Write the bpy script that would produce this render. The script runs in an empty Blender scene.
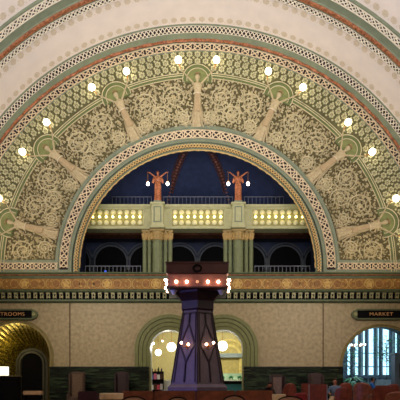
import bpy, bmesh, math, random
from mathutils import Vector, Matrix
from mathutils.geometry import tessellate_polygon
PI = math.pi
C = bpy.context.scene.collection
rnd = random.Random(7)
CAMX, CAMY, CAMZ, F = 0.325, -26.0, 0.95, 520.0
HX, HY = 204.0, 387.0

def sc(Y): return F / (Y - CAMY)
def PX(px, Y=0.0): return CAMX + (px - HX) / sc(Y)
def PZ(py, Y=0.0): return CAMZ + (HY - py) / sc(Y)

# ---------------------------------------------------------------- materials
def lin(c):
    return tuple((x/255/12.92 if x/255 <= .04045 else ((x/255+.055)/1.055)**2.4) for x in c) + (1,)
MATS = {}
def mat(name, col, rough=.6, metal=0, var=.12, scale=6, emit=None, es=0, bump=0, col2=None, detail=4, spec=.4):
    if name in MATS: return MATS[name]
    m = bpy.data.materials.new(name); m.use_nodes = True
    nt = m.node_tree; b = nt.nodes['Principled BSDF']
    b.inputs['Roughness'].default_value = rough; b.inputs['Metallic'].default_value = metal
    b.inputs['Specular IOR Level'].default_value = spec
    tc = nt.nodes.new('ShaderNodeTexCoord'); n = nt.nodes.new('ShaderNodeTexNoise')
    n.inputs['Scale'].default_value = scale; n.inputs['Detail'].default_value = detail
    nt.links.new(tc.outputs['Object'], n.inputs['Vector'])
    r = nt.nodes.new('ShaderNodeValToRGB')
    a = lin(col); lo = tuple(x*(1-var*1.6) for x in a[:3])+(1,); hi = lin(col2) if col2 else tuple(min(1, x*(1+var)) for x in a[:3])+(1,)
    r.color_ramp.elements[0].position = .32; r.color_ramp.elements[1].position = .68
    r.color_ramp.elements[0].color = lo; r.color_ramp.elements[1].color = hi
    nt.links.new(n.outputs['Fac'], r.inputs['Fac']); nt.links.new(r.outputs['Color'], b.inputs['Base Color'])
    if bump:
        bp = nt.nodes.new('ShaderNodeBump'); bp.inputs['Strength'].default_value = bump; bp.inputs['Distance'].default_value = .03
        nt.links.new(n.outputs['Fac'], bp.inputs['Height']); nt.links.new(bp.outputs['Normal'], b.inputs['Normal'])
    if emit:
        b.inputs['Emission Color'].default_value = lin(emit); b.inputs['Emission Strength'].default_value = es
    MATS[name] = m
    return m
M_CREAM = mat('cream_plaster', (232,216,203), .8, var=.03, scale=1.5)
M_STENCIL = mat('tan_stencil', (212,192,166), .8, var=.06, scale=8)
M_SAGE = mat('sage_paint', (122,129,104), .55, var=.08, scale=3)
M_SAGE_D = mat('deep_sage_paint', (82,92,64), .5, var=.1, scale=3)
M_TERRA = mat('terracotta_gilding', (150,84,52), .5, var=.3, scale=9, col2=(184,116,76))
M_LACE = mat('pale_lace_plaster', (234,220,196), .6, var=.06, scale=6)
M_LACE2 = mat('tan_lace_plaster', (222,198,160), .6, var=.06, scale=6)
M_DARKB = mat('dark_brown_ground', (44,30,24), .8, var=.1)
M_OLIVE = mat('olive_ground', (90,86,50), .7, var=.15, scale=5)
M_OLIVE2 = mat('scroll_ground', (92,82,48), .75, var=.15, scale=5)
M_BAND = mat('olive_band', (98,106,60), .5, var=.08, scale=3)
M_SCROLL = mat('cream_relief', (208,193,152), .55, var=.1, scale=4)
M_FLOWER = mat('pale_green_relief', (192,184,140), .6, var=.1, scale=4)
M_FIG = mat('figure_plaster', (188,168,128), .6, var=.12, scale=9)
M_GILT = mat('gilt_cable', (214,176,110), .45, var=.15, scale=12)
M_GOLDF = mat('ochre_frieze', (150,106,38), .55, var=.25, scale=7)
M_GOLDD = mat('dark_ochre', (142,96,40), .6, var=.2, scale=9)
M_GOLDL = mat('pale_gold', (192,154,80), .5, var=.15, scale=9)
M_STONE = mat('buff_scagliola', (150,132,94), .5, var=.14, scale=6, detail=9, col2=(162,144,106))
M_NAVY = mat('navy_plaster', (34,42,66), .8, var=.15, scale=3)
M_NAVYA = mat('navy_moulding', (60,64,70), .6, var=.1)
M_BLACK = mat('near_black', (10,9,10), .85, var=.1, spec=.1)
M_BROWNC = mat('brown_coffer', (96,52,24), .6, var=.3, scale=5)
M_RIB = mat('brown_rib', (52,26,18), .6, var=.4, scale=9, col2=(82,42,26))
M_BEAM = mat('pale_green_beam', (176,172,126), .5, var=.08, scale=5)
M_RAIL = mat('grey_iron', (88,90,98), .5, .4, var=.1)
M_BRONZE = mat('copper_bronze', (164,92,58), .4, .2, var=.3, scale=14, col2=(206,126,80))
M_ARCHG = mat('green_arch_stone', (106,108,60), .5, var=.1, scale=6)
M_ARCHD = mat('green_arch_groove', (72,76,34), .6, var=.1, scale=6)
M_WOOD = mat('red_brown_panel', (66,30,28), .5, var=.2, scale=3)
M_WOODT = mat('tower_wood', (94,80,88), .5, var=.1, scale=4)
M_WOODD = mat('tower_dark_wood', (38,20,20), .5, var=.15, scale=6)  # on the face tracery this dark tone stands in for shadow lines
M_COPPER = mat('copper_fascia', (146,96,82), .4, var=.12, scale=5)
M_LEATHER = mat('brown_leather', (128,70,48), .45, var=.2, scale=6)
M_LEATHR = mat('red_leather', (122,56,42), .45, var=.2, scale=5)
M_MAROON = mat('maroon_fabric', (58,28,32), .8, var=.15)
M_WINGF = mat('taupe_brocade', (76,56,42), .8, var=.3, scale=24)
M_WINGD = mat('dark_brown_leather', (50,30,28), .6, var=.2)
M_PIPE = mat('pale_piping', (170,160,160), .5, var=.05)
M_TAN = mat('tan_upholstery', (176,132,104), .7, var=.1)
M_CREAMT = mat('cream_stone_top', (226,196,156), .4, var=.08)
M_SKIN = mat('skin', (196,128,104), .55, var=.05)
M_SHOP = mat('shop_wall', (212,200,140), .8, var=.06)
M_SHOPY = mat('yellow_wall', (204,188,118), .8, var=.08)
M_WHITE = mat('white_paint', (222,224,216), .6, var=.04)
M_BLUEG = mat('blue_grey_beam', (140,156,160), .5, var=.05)
M_FLOOR = mat('brown_floor', (74,52,42), .4, var=.2, scale=1.5)
M_MKTW = mat('grey_blue_stone', (96,112,128), .6, var=.1, scale=2)
M_LEAF = mat('leaf_green', (50,140,84), .5, var=.3, scale=9)
M_SOCK = mat('brass', (190,130,60), .35, .5, var=.1)
def emis(name, col, s):
    m = mat(name, col, .5, var=.02, emit=col, es=s); return m
E_GLOBE = emis('lit_globe', (255,244,214), 9)
E_BULBY = emis('lit_yellow_bulb', (255,236,150), 9)
E_BULBP = emis('lit_warm_bulb', (255,206,176), 16)
E_WHITE = emis('lit_white_globe', (255,250,238), 5)
E_DIM = emis('dim_bulb', (232,168,120), .8)
E_SHADE = emis('lit_lamp_shade', (255,250,225), 1.6)
E_LANT = emis('lit_lantern', (255,240,230), 8)
# dark green tile; lighter streaks are gloss highlights put into the colour
def tilemat():
    m = bpy.data.materials.new('green_tile_highlights'); m.use_nodes = True; nt = m.node_tree; b = nt.nodes['Principled BSDF']
    tc = nt.nodes.new('ShaderNodeTexCoord'); mp = nt.nodes.new('ShaderNodeMapping'); mp.inputs['Scale'].default_value = (1.2, 1, 9)
    n = nt.nodes.new('ShaderNodeTexNoise'); n.inputs['Scale'].default_value = 1.6; n.inputs['Detail'].default_value = 6
    r = nt.nodes.new('ShaderNodeValToRGB'); e = r.color_ramp.elements
    e[0].position = .42; e[0].color = lin((10,16,12)); e[1].position = .72; e[1].color = lin((50,64,42))
    nt.links.new(tc.outputs['Object'], mp.inputs['Vector']); nt.links.new(mp.outputs[0], n.inputs['Vector'])
    nt.links.new(n.outputs['Fac'], r.inputs['Fac']); nt.links.new(r.outputs['Color'], b.inputs['Base Color'])
    b.inputs['Roughness'].default_value = .25
    return m
M_TILE = tilemat()
def goldmat():
    m = bpy.data.materials.new('gold_mosaic'); m.use_nodes = True; nt = m.node_tree; b = nt.nodes['Principled BSDF']
    tc = nt.nodes.new('ShaderNodeTexCoord'); v = nt.nodes.new('ShaderNodeTexVoronoi'); v.inputs['Scale'].default_value = 9
    r = nt.nodes.new('ShaderNodeValToRGB'); e = r.color_ramp.elements
    e[0].position = .05; e[0].color = lin((210,180,70)); e[1].position = .6; e[1].color = lin((96,80,24))
    nt.links.new(tc.outputs['Object'], v.inputs['Vector']); nt.links.new(v.outputs['Distance'], r.inputs['Fac'])
    nt.links.new(r.outputs['Color'], b.inputs['Base Color'])
    b.inputs['Roughness'].default_value = .32; b.inputs['Metallic'].default_value = .6
    return m
M_MOSAIC = goldmat()
def glassmat():
    m = bpy.data.materials.new('window_glass'); m.use_nodes = True; nt = m.node_tree
    out = nt.nodes['Material Output']; t = nt.nodes.new('ShaderNodeBsdfTransparent'); g = nt.nodes.new('ShaderNodeBsdfGlossy')
    t.inputs['Color'].default_value = (.86,.95,1,1); g.inputs['Roughness'].default_value = .05
    mx = nt.nodes.new('ShaderNodeMixShader'); mx.inputs[0].default_value = .06
    nt.links.new(t.outputs[0], mx.inputs[1]); nt.links.new(g.outputs[0], mx.inputs[2]); nt.links.new(mx.outputs[0], out.inputs['Surface'])
    return m
M_GLASS = glassmat()

# ---------------------------------------------------------------- object helpers
def link(name, me, m=None, parent=None, loc=None, smooth=False):
    o = bpy.data.objects.new(name, me); C.objects.link(o)
    if m is not None: me.materials.append(m)
    if smooth:
        for p in me.polygons: p.use_smooth = True
    if parent is not None: o.parent = parent
    if loc is not None: o.location = loc
    return o
def obj(name, bm, m, parent=None, smooth=False, loc=None):
    bmesh.ops.recalc_face_normals(bm, faces=bm.faces)
    me = bpy.data.meshes.new(name); bm.to_mesh(me); bm.free()
    return link(name, me, m, parent, loc, smooth)
def raw(name, bm, m, parent=None, smooth=False, loc=None):
    me = bpy.data.meshes.new(name); bm.to_mesh(me); bm.free()
    return link(name, me, m, parent, loc, smooth)
def empty(name, loc, rotz=0):
    o = bpy.data.objects.new(name, None); C.objects.link(o); o.location = loc; o.rotation_euler = (0,0,rotz); o.empty_display_size = .2
    return o
def tag(o, label, cat, group=None, kind=None):
    o['label'] = label; o['category'] = cat
    if group: o['group'] = group
    if kind: o['kind'] = kind
    return o
def struct(o, label=None):
    o['kind'] = 'structure'
    if label: o['label'] = label
    return o
def copy_tree(o, parent=None):
    c = o.copy(); C.objects.link(c)
    if parent is not None: c.parent = parent
    for ch in list(o.children): copy_tree(ch, c)
    return c

# ---------------------------------------------------------------- geometry helpers
def box(bm, x0, x1, y0, y1, z0, z1, bev=0):
    b2 = bmesh.new()
    bmesh.ops.create_cube(b2, size=1, matrix=Matrix.Translation(((x0+x1)/2,(y0+y1)/2,(z0+z1)/2)) @ Matrix.Diagonal((abs(x1-x0),abs(y1-y0),abs(z1-z0),1)))
    if bev: bmesh.ops.bevel(b2, geom=b2.edges[:], offset=bev, segments=2, affect='EDGES')
    me = bpy.data.meshes.new('t'); b2.to_mesh(me); b2.free(); bm.from_mesh(me); bpy.data.meshes.remove(me)
def B(*a, bev=0):
    bm = bmesh.new(); box(bm, *a, bev=bev); return bm
def sphere(bm, c, r, sx=1, sy=1, sz=1, u=12, v=8):
    bmesh.ops.create_uvsphere(bm, u_segments=u, v_segments=v, radius=r, matrix=Matrix.Translation(c) @ Matrix.Diagonal((sx,sy,sz,1)))
def tube(bm, pts, r, n=6, caps=True):
    rings = []
    for i, p in enumerate(pts):
        p = Vector(p); a = Vector(pts[max(0,i-1)]); b = Vector(pts[min(len(pts)-1,i+1)])
        d = (b-a).normalized(); s = d.cross(Vector((0,0,1)))
        if s.length < .05: s = d.cross(Vector((0,1,0)))
        s.normalize(); t = d.cross(s); rr = r[i] if isinstance(r,(list,tuple)) else r
        rings.append([bm.verts.new(p + s*math.cos(2*PI*k/n)*rr + t*math.sin(2*PI*k/n)*rr) for k in range(n)])
    for A, Bq in zip(rings, rings[1:]):
        for k in range(n): bm.faces.new((A[k],A[(k+1)%n],Bq[(k+1)%n],Bq[k]))
    if caps: bm.faces.new(rings[0]); bm.faces.new(rings[-1][::-1])
def lathe(bm, prof, c=(0,0,0), n=24, sx=1, sy=1, a0=0):
    rings = []
    for r, z in prof:
        rings.append([bm.verts.new((c[0]+sx*r*math.cos(a0+2*PI*k/n), c[1]+sy*r*math.sin(a0+2*PI*k/n), c[2]+z)) for k in range(n)])
    for A, Bq in zip(rings, rings[1:]):
        for k in range(n): bm.faces.new((A[k],A[(k+1)%n],Bq[(k+1)%n],Bq[k]))
    bm.faces.new(rings[0]); bm.faces.new(rings[-1][::-1])
def plate(bm, loops, y0, y1):
    """loops of (x,z): first outer, the rest holes; solid between y0 and y1"""
    L = [[Vector((x, z, 0)) for x, z in lp] for lp in loops]
    tris = tessellate_polygon(L); flat = [v for lp in L for v in lp]
    f = [bm.verts.new((v.x, y0, v.y)) for v in flat]; b = [bm.verts.new((v.x, y1, v.y)) for v in flat]
    for t in tris:
        try: bm.faces.new([f[i] for i in t]); bm.faces.new([b[i] for i in reversed(t)])
        except ValueError: pass
    k = 0
    for lp in L:
        n = len(lp)
        for i in range(n):
            a, c = k+i, k+(i+1) % n
            bm.faces.new((f[a], f[c], b[c], b[a]))
        k += n
def arcpts(cx, cz, r, a0, a1, n):
    return [(cx + r*math.cos(a0+(a1-a0)*i/n), cz + r*math.sin(a0+(a1-a0)*i/n)) for i in range(n+1)]
def archloop(cx, cz, r, zb, n=48):
    """door outline: right leg up, arch, left leg down"""
    return [(cx+r, zb)] + arcpts(cx, cz, r, 0, PI, n) + [(cx-r, zb)]
def archring(bm, cx, cz, r0, r1, zb, y0, y1, n=48, clip=None):
    def cl(p):
        if clip is None: return p
        x, z = p
        return (max(x, clip[0]) if clip[1] > 0 else min(x, clip[0]), z)
    o = [cl(p) for p in archloop(cx, cz, r1, zb, n)]; i = [cl(p) for p in archloop(cx, cz, r0, zb, n)]
    ov = [[bm.verts.new((x, y, z)) for x, z in o] for y in (y0, y1)]; iv = [[bm.verts.new((x, y, z)) for x, z in i] for y in (y0, y1)]
    for k in range(len(o)-1):
        for q in ((ov[0][k],ov[0][k+1],iv[0][k+1],iv[0][k]), (ov[1][k],iv[1][k],iv[1][k+1],ov[1][k+1]),
                  (ov[0][k],ov[1][k],ov[1][k+1],ov[0][k+1]), (iv[0][k],iv[0][k+1],iv[1][k+1],iv[1][k])):
            bm.faces.new(q)
def sweep(bm, prof, cx, cz, a0=0, a1=PI, n=96, zb=None, rope=None):
    """sweep a profile of (radius, y) around an arch centre; zb: straight legs down to that height"""
    st = []
    if zb is not None: st.append((0, zb))
    st += [(a0+(a1-a0)*i/n, None) for i in range(n+1)]
    if zb is not None: st.append((PI, zb))
    rows = []
    for a, zz in st:
        row = []
        for r, y in prof:
            x = cx + r*math.cos(a); z = cz + r*math.sin(a) if zz is None else zz
            row.append(bm.verts.new((x, y, z)))
        rows.append(row)
    for A, Bq in zip(rows, rows[1:]):
        for k in range(len(prof)-1): bm.faces.new((A[k],A[k+1],Bq[k+1],Bq[k]))
def ropering(bm, cx, cz, R, Y, r, a0, a1, n, k=6, amp=.25, twist=60):
    rows = []
    for i in range(n+1):
        a = a0+(a1-a0)*i/n
        rows.append([])
        for j in range(k):
            t = 2*PI*j/k; q = r*(1+amp*math.sin(2*t+twist*a))
            rr = R + q*math.cos(t); rows[-1].append(bm.verts.new((cx+rr*math.cos(a), Y+q*math.sin(t), cz+rr*math.sin(a))))
    for A, Bq in zip(rows, rows[1:]):
        for j in range(k): bm.faces.new((A[j],A[(j+1)%k],Bq[(j+1)%k],Bq[j]))
def ribbon(bm, M, pts, w, h, closed=False):
    """raised strip along pts (u,v) on mapping M(u,v,h)"""
    n = len(pts); rows = []
    for i in range(n):
        if closed: a = pts[(i-1) % n]; b = pts[(i+1) % n]
        else: a = pts[max(0,i-1)]; b = pts[min(n-1,i+1)]
        du, dv = b[0]-a[0], b[1]-a[1]; L = math.hypot(du, dv) or 1
        nu, nv = -dv/L, du/L; u, v = pts[i]
        rows.append([bm.verts.new(M(u+nu*q*w, v+nv*q*w, hh)) for q, hh in ((-1,0),(-.75,h),(.75,h),(1,0))])
    for i in range(n if closed else n-1):
        A, Bq = rows[i], rows[(i+1) % n]
        for k in range(3): bm.faces.new((A[k],A[k+1],Bq[k+1],Bq[k]))
def interlace(bm, M, L, v0, v1, period, w=.028, h=.03, rails=True, offset=0, ring=True):
    """band of rings laced through crossing strands"""
    N = max(1, round(L/period)); P = L/N; vm = (v0+v1)/2; A = (v1-v0)/2 - w
    for i in range(N):
        u0 = (i+.5)*P + offset
        r = min(A*1.08, P/2*.9)
        if ring: ribbon(bm, M, [(u0+r*math.cos(2*PI*k/10), vm+r*math.sin(2*PI*k/10)) for k in range(10)], w, h, True)
        ribbon(bm, M, [(u0-P/2, vm-A), (u0, vm), (u0+P/2, vm+A)], w, h*1.2)
        ribbon(bm, M, [(u0-P/2, vm+A), (u0, vm), (u0+P/2, vm-A)], w, h*1.1)
    if rails:
        for v in (v0+w*.4, v1-w*.4): ribbon(bm, M, [(offset+L*k/(N), v) for k in range(N+1)], w*.4, h)
def leaf(bm, M, u, v, a, L, W, h, bend=0):
    ca, sa = math.cos(a), math.sin(a)
    pts = [(0,0),(.3,.42),(.68,.34),(1,0),(.68,-.34),(.3,-.42)]
    vs = []
    for x, y in pts:
        y = y*W/L + bend*x*x; X = x*L; Y = y*L
        vs.append(bm.verts.new(M(u+X*ca-Y*sa, v+X*sa+Y*ca, .005)))
    c = bm.verts.new(M(u+.5*L*ca-.25*bend*L*sa, v+.5*L*sa+.25*bend*L*ca, h))
    for i in range(6): bm.faces.new((vs[i], vs[(i+1) % 6], c))
def flower(bm, M, u, v, r, h, n=6, rot=0):
    vs = []
    for i in range(2*n):
        rr = r if i % 2 == 0 else r*.62; a = rot+PI*i/n
        vs.append(bm.verts.new(M(u+rr*math.cos(a), v+rr*math.sin(a), .006 if i % 2 else h)))
    c = bm.verts.new(M(u, v, h*.35))
    for i in range(2*n): bm.faces.new((vs[i], vs[(i+1) % (2*n)], c))
def disc(bm, M, u, v, r, h0, h1, n=10):
    o = [bm.verts.new(M(u+r*math.cos(2*PI*i/n), v+r*math.sin(2*PI*i/n), h0)) for i in range(n)]
    t = [bm.verts.new(M(u+r*.9*math.cos(2*PI*i/n), v+r*.9*math.sin(2*PI*i/n), h1)) for i in range(n)]
    for i in range(n): bm.faces.new((o[i], o[(i+1) % n], t[(i+1) % n], t[i]))
    bm.faces.new(t)
def Mwall(y): return lambda u, v, h: Vector((u, y-h, v))
def Marc(cx, cz, R, a0, y):
    """u along the arc from angle a0 (measured at radius R), v radial from centre, at wall depth y"""
    def f(u, v, h):
        a = a0 + u/R
        return Vector((cx+v*math.cos(a), y-h, cz+v*math.sin(a)))
    return f

def skin_mesh(name, nodes, edges, sub=2, root=0):
    """nodes: (x,y,z,r) or (x,y,z,rx,ry)"""
    me = bpy.data.meshes.new(name+'_s'); me.from_pydata([n[:3] for n in nodes], edges, [])
    o = bpy.data.objects.new(name+'_s', me); C.objects.link(o)
    o.modifiers.new('s', 'SKIN'); 
    sv = me.skin_vertices[0].data
    for i, n in enumerate(nodes):
        sv[i].radius = (n[3], n[4] if len(n) > 4 else n[3]); sv[i].use_root = (i == root)
    m = o.modifiers.new('d', 'SUBSURF'); m.levels = sub; m.render_levels = sub
    dg = bpy.context.evaluated_depsgraph_get(); dg.update()
    r = bpy.data.meshes.new_from_object(o.evaluated_get(dg)); r.name = name
    bpy.data.objects.remove(o); bpy.data.meshes.remove(me)
    return r
def text_mesh(s, size, depth=.012, sx=1):
    cu = bpy.data.curves.new('t', 'FONT'); cu.body = s; cu.size = size; cu.extrude = depth; cu.align_x = 'CENTER'; cu.align_y = 'CENTER'
    cu.space_character = 1.12
    o = bpy.data.objects.new('t', cu); C.objects.link(o)
    dg = bpy.context.evaluated_depsgraph_get(); dg.update()
    me = bpy.data.meshes.new_from_object(o.evaluated_get(dg)); bpy.data.objects.remove(o)
    me.transform(Matrix.Rotation(PI/2, 4, 'X') @ Matrix.Diagonal((sx,1,1,1)))
    return me

# ================================================================ ROOM SHELL
VR, VZ = 12.35, 6.15                      # vault radius and centre height
AC = 6.9                                  # centre height of the inner arch
BC = 6.7                                  # centre height of the olive band and the figures
XN, ZN, RN = -9.075, 2.45, 1.72           # restroom niche
XM, ZM, RM = 9.2, 2.0, 1.97               # market arch
XL, XR, ZA, RA = PX(169.5), PX(223.5), PZ(349), .975
def door_notch(cx, cz, r): return archloop(cx, cz, r, 0, 36)
outer = [(-VR, 0)]
for cx, cz, r in ((XN,ZN,RN), (XL,ZA,RA), (XR,ZA,RA), (XM,ZM,RM)):
    outer += list(reversed(door_notch(cx, cz, r)))
outer += [(VR, 0), (VR, 19.2), (-VR, 19.2)]
hole = archloop(0, AC, 6.15, 6.6, 72)
bm = bmesh.new(); plate(bm, [outer, hole], 0, .6)
struct(obj('wall_back', bm, M_STONE), 'tall end wall with the great arch')
bm = bmesh.new()
for x in (-6.38, 6.28): box(bm, x-.02, x+.02, -.055, -.0, 1.95, 5.2)
struct(obj('trim_2', bm, mat('brown_joint', (92,70,44), .7)), 'thin brown vertical joints')
# side walls, front wall, floor, vault
struct(obj('wall_left', B(-VR-.4, -VR, -30, .6, 0, VZ+.1), M_STONE))
struct(obj('wall_right', B(VR, VR+.4, -30, .6, 0, VZ+.1), M_STONE))
struct(obj('wall_front', B(-VR-.4, VR+.4, -30.4, -30, 0, 19.2), M_STONE))
struct(obj('floor', B(-VR-.4, VR+.4, -30.4, 12, -.3, 0), M_FLOOR))
bm = bmesh.new()
n = 120; pin = arcpts(0, VZ, VR, 0, PI, n); pout = arcpts(0, VZ, VR+.4, 0, PI, n)
V = [[bm.verts.new((x, y, z)) for x, z in pp] for pp in (pin, pout) for y in (-30.4, .6)]
for k in range(n):
    bm.faces.new((V[0][k],V[0][k+1],V[1][k+1],V[1][k])); bm.faces.new((V[2][k],V[3][k],V[3][k+1],V[2][k+1]))
    bm.faces.new((V[0][k],V[2][k],V[2][k+1],V[0][k+1])); bm.faces.new((V[1][k],V[1][k+1],V[3][k+1],V[3][k]))
ceil = obj('ceiling', bm, M_CREAM); struct(ceil, 'cream barrel vault')
# stencilled rosettes along the ribs (painted, therefore nearly flat)
def Mvault(R):
    def f(u, v, h):
        a = u/VR
        return Vector(((R-h)*math.cos(a), v, VZ+(R-h)*math.sin(a)))
    return f
bm = bmesh.new()
for Y, off in ((-1.2,0), (-2.86,.5), (-5.2,.2)):
    N = round(PI*VR/.448)
    for i in range(N):
        u = (i+off)*PI*VR/N
        M = Mvault(VR)
        vs = []
        for k in range(14):
            rr = .165 if k % 2 == 0 else .14
            vs.append(bm.verts.new(M(u+rr*math.cos(PI*k/7), Y+1.15*rr*math.sin(PI*k/7), .012)))
        bm.faces.new(vs)
        bm.faces.new([bm.verts.new(M(u+.224+.035*math.cos(PI*k/2), Y+.13+.03*math.sin(PI*k/2), .012)) for k in range(4)])
obj('stencil_rosettes', bm, M_STENCIL, ceil)

# ---------------------------------------------------------------- vault rib
R2 = 12.27
bm = bmesh.new(); sweep(bm, [(12.4,-3.150),(R2,-3.170),(R2,-3.570),(R2-.03,-3.59),(R2-.03,-3.91),(R2-.0,-3.94),(R2+.03,-4.30),(R2,-4.37),(R2,-4.80),(R2-.03,-4.81),(R2-.03,-4.87),(12.4,-4.88)], 0, VZ, 0, PI, 140)
rib = obj('trim_3', bm, M_SAGE); struct(rib, 'sage green rib crossing the vault')
def Msoff(R): 
    def f(u, v, h):
        a = u/VR
        return Vector(((R-h)*math.cos(a), v, VZ+(R-h)*math.sin(a)))
    return f
for nm, va, vb, per, w in (('small_lace', -3.53, -3.21, .2, .024), ('wide_lace', -4.79, -4.38, .40, .026)):
    bm = bmesh.new(); sweep(bm, [(R2-.012,va),(R2-.012,vb)], 0, VZ, 0, PI, 140); g = obj(nm+'_ground', bm, M_DARKB, rib)
    bm = bmesh.new(); interlace(bm, Msoff(R2-.015), PI*VR, va, vb, per, w, .02, ring=per > .3); obj(nm, bm, M_LACE, rib)
bm = bmesh.new()
sweep(bm, [(R2-.02,-3.60),(R2-.06,-3.66),(R2-.06,-3.84),(R2-.02,-3.90)], 0, VZ, 0, PI, 140)
for i in range(170):
    disc(bm, Msoff(R2-.06), (i+.5)*PI*VR/170, -3.75, .08, 0, .03, 6)
obj('terracotta_band', bm, M_TERRA, rib)

# ---------------------------------------------------------------- archivolt against the end wall
a0 = math.asin((6.62-VZ)/12.0)
bm = bmesh.new(); sweep(bm, [(11.55,-.0),(11.55,-.03),(11.62,-.03),(11.62,-.05),(11.9,-.05),(11.98,-.08),(12.03,-.02),(12.1,-.2),(12.19,-.46),(12.2,-.48),(12.31,-.82),(12.32,-.89),(12.42,-.9)], 0, VZ, 0, PI, 140)
ov = obj('trim_4', bm, M_SAGE); struct(ov, 'sage archivolt where the vault meets the end wall')
bm = bmesh.new(); sweep(bm, [(11.62,-.055),(11.92,-.055)], 0, VZ, 0, PI, 140); sweep(bm, [(11.60,-.056),(11.62,-.056)], 0, VZ, 0, PI, 140)
obj('interlace_ground', bm, M_DARKB, ov)
bm = bmesh.new(); interlace(bm, Marc(0, VZ, 11.77, 0, -.058), PI*11.77, 11.6, 11.97, .48, .021, .03); obj('interlace', bm, M_LACE2, ov)
bm = bmesh.new(); ropering(bm, 0, VZ, 12.065, -.13, .07, 0, PI, 760, 6, .25, 90); obj('terracotta_rope', bm, M_TERRA, ov)
def Msplay(Ra, Ya, Rb, Yb):
    L = math.hypot(Rb-Ra, Yb-Ya); nr, ny = (Yb-Ya)/L, -(Rb-Ra)/L
    def f(u, v, h):
        t = v/L; R = Ra+(Rb-Ra)*t + nr*h; Y = Ya+(Yb-Ya)*t + ny*h; a = u/12.3
        return Vector((R*math.cos(a), Y, VZ+R*math.sin(a)))
    return f, L
f, L = Msplay(12.2, -.48, 12.31, -.82)
bm = bmesh.new(); sweep(bm, [(12.195,-.485),(12.305,-.825)], 0, VZ, 0, PI, 140); obj('lace_ground', bm, M_DARKB, ov)
bm = bmesh.new(); interlace(bm, f, PI*12.3, 0.0, L, .2, .022, .02, ring=False); obj('small_lace', bm, M_LACE, ov)

# ---------------------------------------------------------------- tympanum fields
def zclip(pts, z): return [(x, max(z, zz)) for x, zz in pts]
ZB = 6.6
bm = bmesh.new()
o_ = [(x,z) for x, z in arcpts(0, VZ, 11.6, math.asin(.45/11.6), PI-math.asin(.45/11.6), 120)]
i_ = arcpts(0, AC, 6.2, 0, PI, 80)
plate(bm, [[(11.6,ZB)] + o_ + [(-11.6,ZB),(-6.2,ZB)] + i_[::-1] + [(6.2,ZB)]], -.02, 0)
tym = obj('trim_5', bm, M_OLIVE); struct(tym, 'olive diapered field of the great arch')
# scroll ground inside the band
bm = bmesh.new()
plate(bm, [[(9.75,ZB)] + arcpts(0, BC, 9.75, 0, PI, 100) + [(-9.75,ZB),(-6.3,ZB)] + arcpts(0, AC, 6.3, 0, PI, 80)[::-1] + [(6.3,ZB)]], -.03, -.021)
obj('scroll_ground', bm, M_OLIVE2, tym)
# olive band with pale lines
bm = bmesh.new(); sweep(bm, [(9.68,-.03),(9.68,-.06),(9.90,-.06),(9.90,-.02)], 0, BC, 0, PI, 110); obj('olive_band', bm, M_BAND, tym)
bm = bmesh.new(); sweep(bm, [(9.80,-.06),(9.80,-.075),(9.835,-.075),(9.835,-.06)], 0, BC, 0, PI, 110)
sweep(bm, [(9.90,-.06),(9.90,-.085),(9.93,-.085),(9.93,-.02)], 0, BC, 0, PI, 110)
sweep(bm, [(9.65,-.03),(9.65,-.075),(9.68,-.075),(9.68,-.03)], 0, BC, 0, PI, 110); obj('band_fillet', bm, M_SCROLL, tym)
FA = [90, 65.2, 114.8, 39.3, 140.7, 14.7, 165.3]
HR = 9.6                                                   # halo centre radius
halos = [(HR*math.cos(math.radians(a)), BC+HR*math.sin(math.radians(a))) for a in FA]
# diaper of rosettes
bm = bmesh.new(); bd = bmesh.new(); Mw = Mwall(-.02)
for k in range(12):
    R = 11.42 - k*.345
    N = round(PI*R/.40)
    for i in range(-2, N+2):
        for half in (0, 1):
            a = PI*(i + (.5 if (k+half) % 2 else 0))/N; r_ = R - half*.1725
            x, z = r_*math.cos(a), VZ + r_*math.sin(a)
            if z < 6.75 or math.hypot(x, z-BC) < (10.06 if half == 0 else 10.0): continue
            if any(math.hypot(x-hx, z-hz) < .88 for hx, hz in halos): continue
            if half == 0:
                for q in range(6):
                    aa = a + PI*q/3; disc(bm, Mw, x+.108*math.cos(aa), z+.108*math.sin(aa), .056, 0, .05, 6)
                disc(bm, Mw, x, z, .035, 0, .03, 5)
            else:
                flower(bd, Mw, x, z, .075, .04, 4, a)
obj('rosettes', bm, M_FLOWER, tym); obj('rosette_dots', bd, M_FLOWER, tym)
# acanthus scrollwork
bm = bmesh.new(); Mw = Mwall(-.03)
def infield(x, z, m=0):
    if z < 7.3+m: return False
    if math.hypot(x, z-AC) < 7.13+m: return False
    if math.hypot(x, z-BC) > 9.62-m: return False
    for (hx, hz), a in zip(halos, FA):
        t = math.radians(a); along = x*math.cos(t)+(z-BC)*math.sin(t); side = abs(-x*math.sin(t)+(z-BC)*math.cos(t))
        if along > HR-.22 and math.hypot(x-hx, z-hz) < .76+m: return False
        if along > 7.0 and side < .2 + max(0,8.8-along)*.1 + m: return False
    return True
cent = []
for a in range(-3, 4):
    th = 90 + a*25.2
    for da, rr, sz, sg in ((-7.5,8.75,.62,1),(7.5,8.75,.62,-1),(-12.4,8.0,.5,-1),(-5.6,7.72,.36,-1),(5.6,7.72,.36,1)):
        t = math.radians(th+da); cent.append((rr*math.cos(t), BC+rr*math.sin(t), sz, sg, t))
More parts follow.
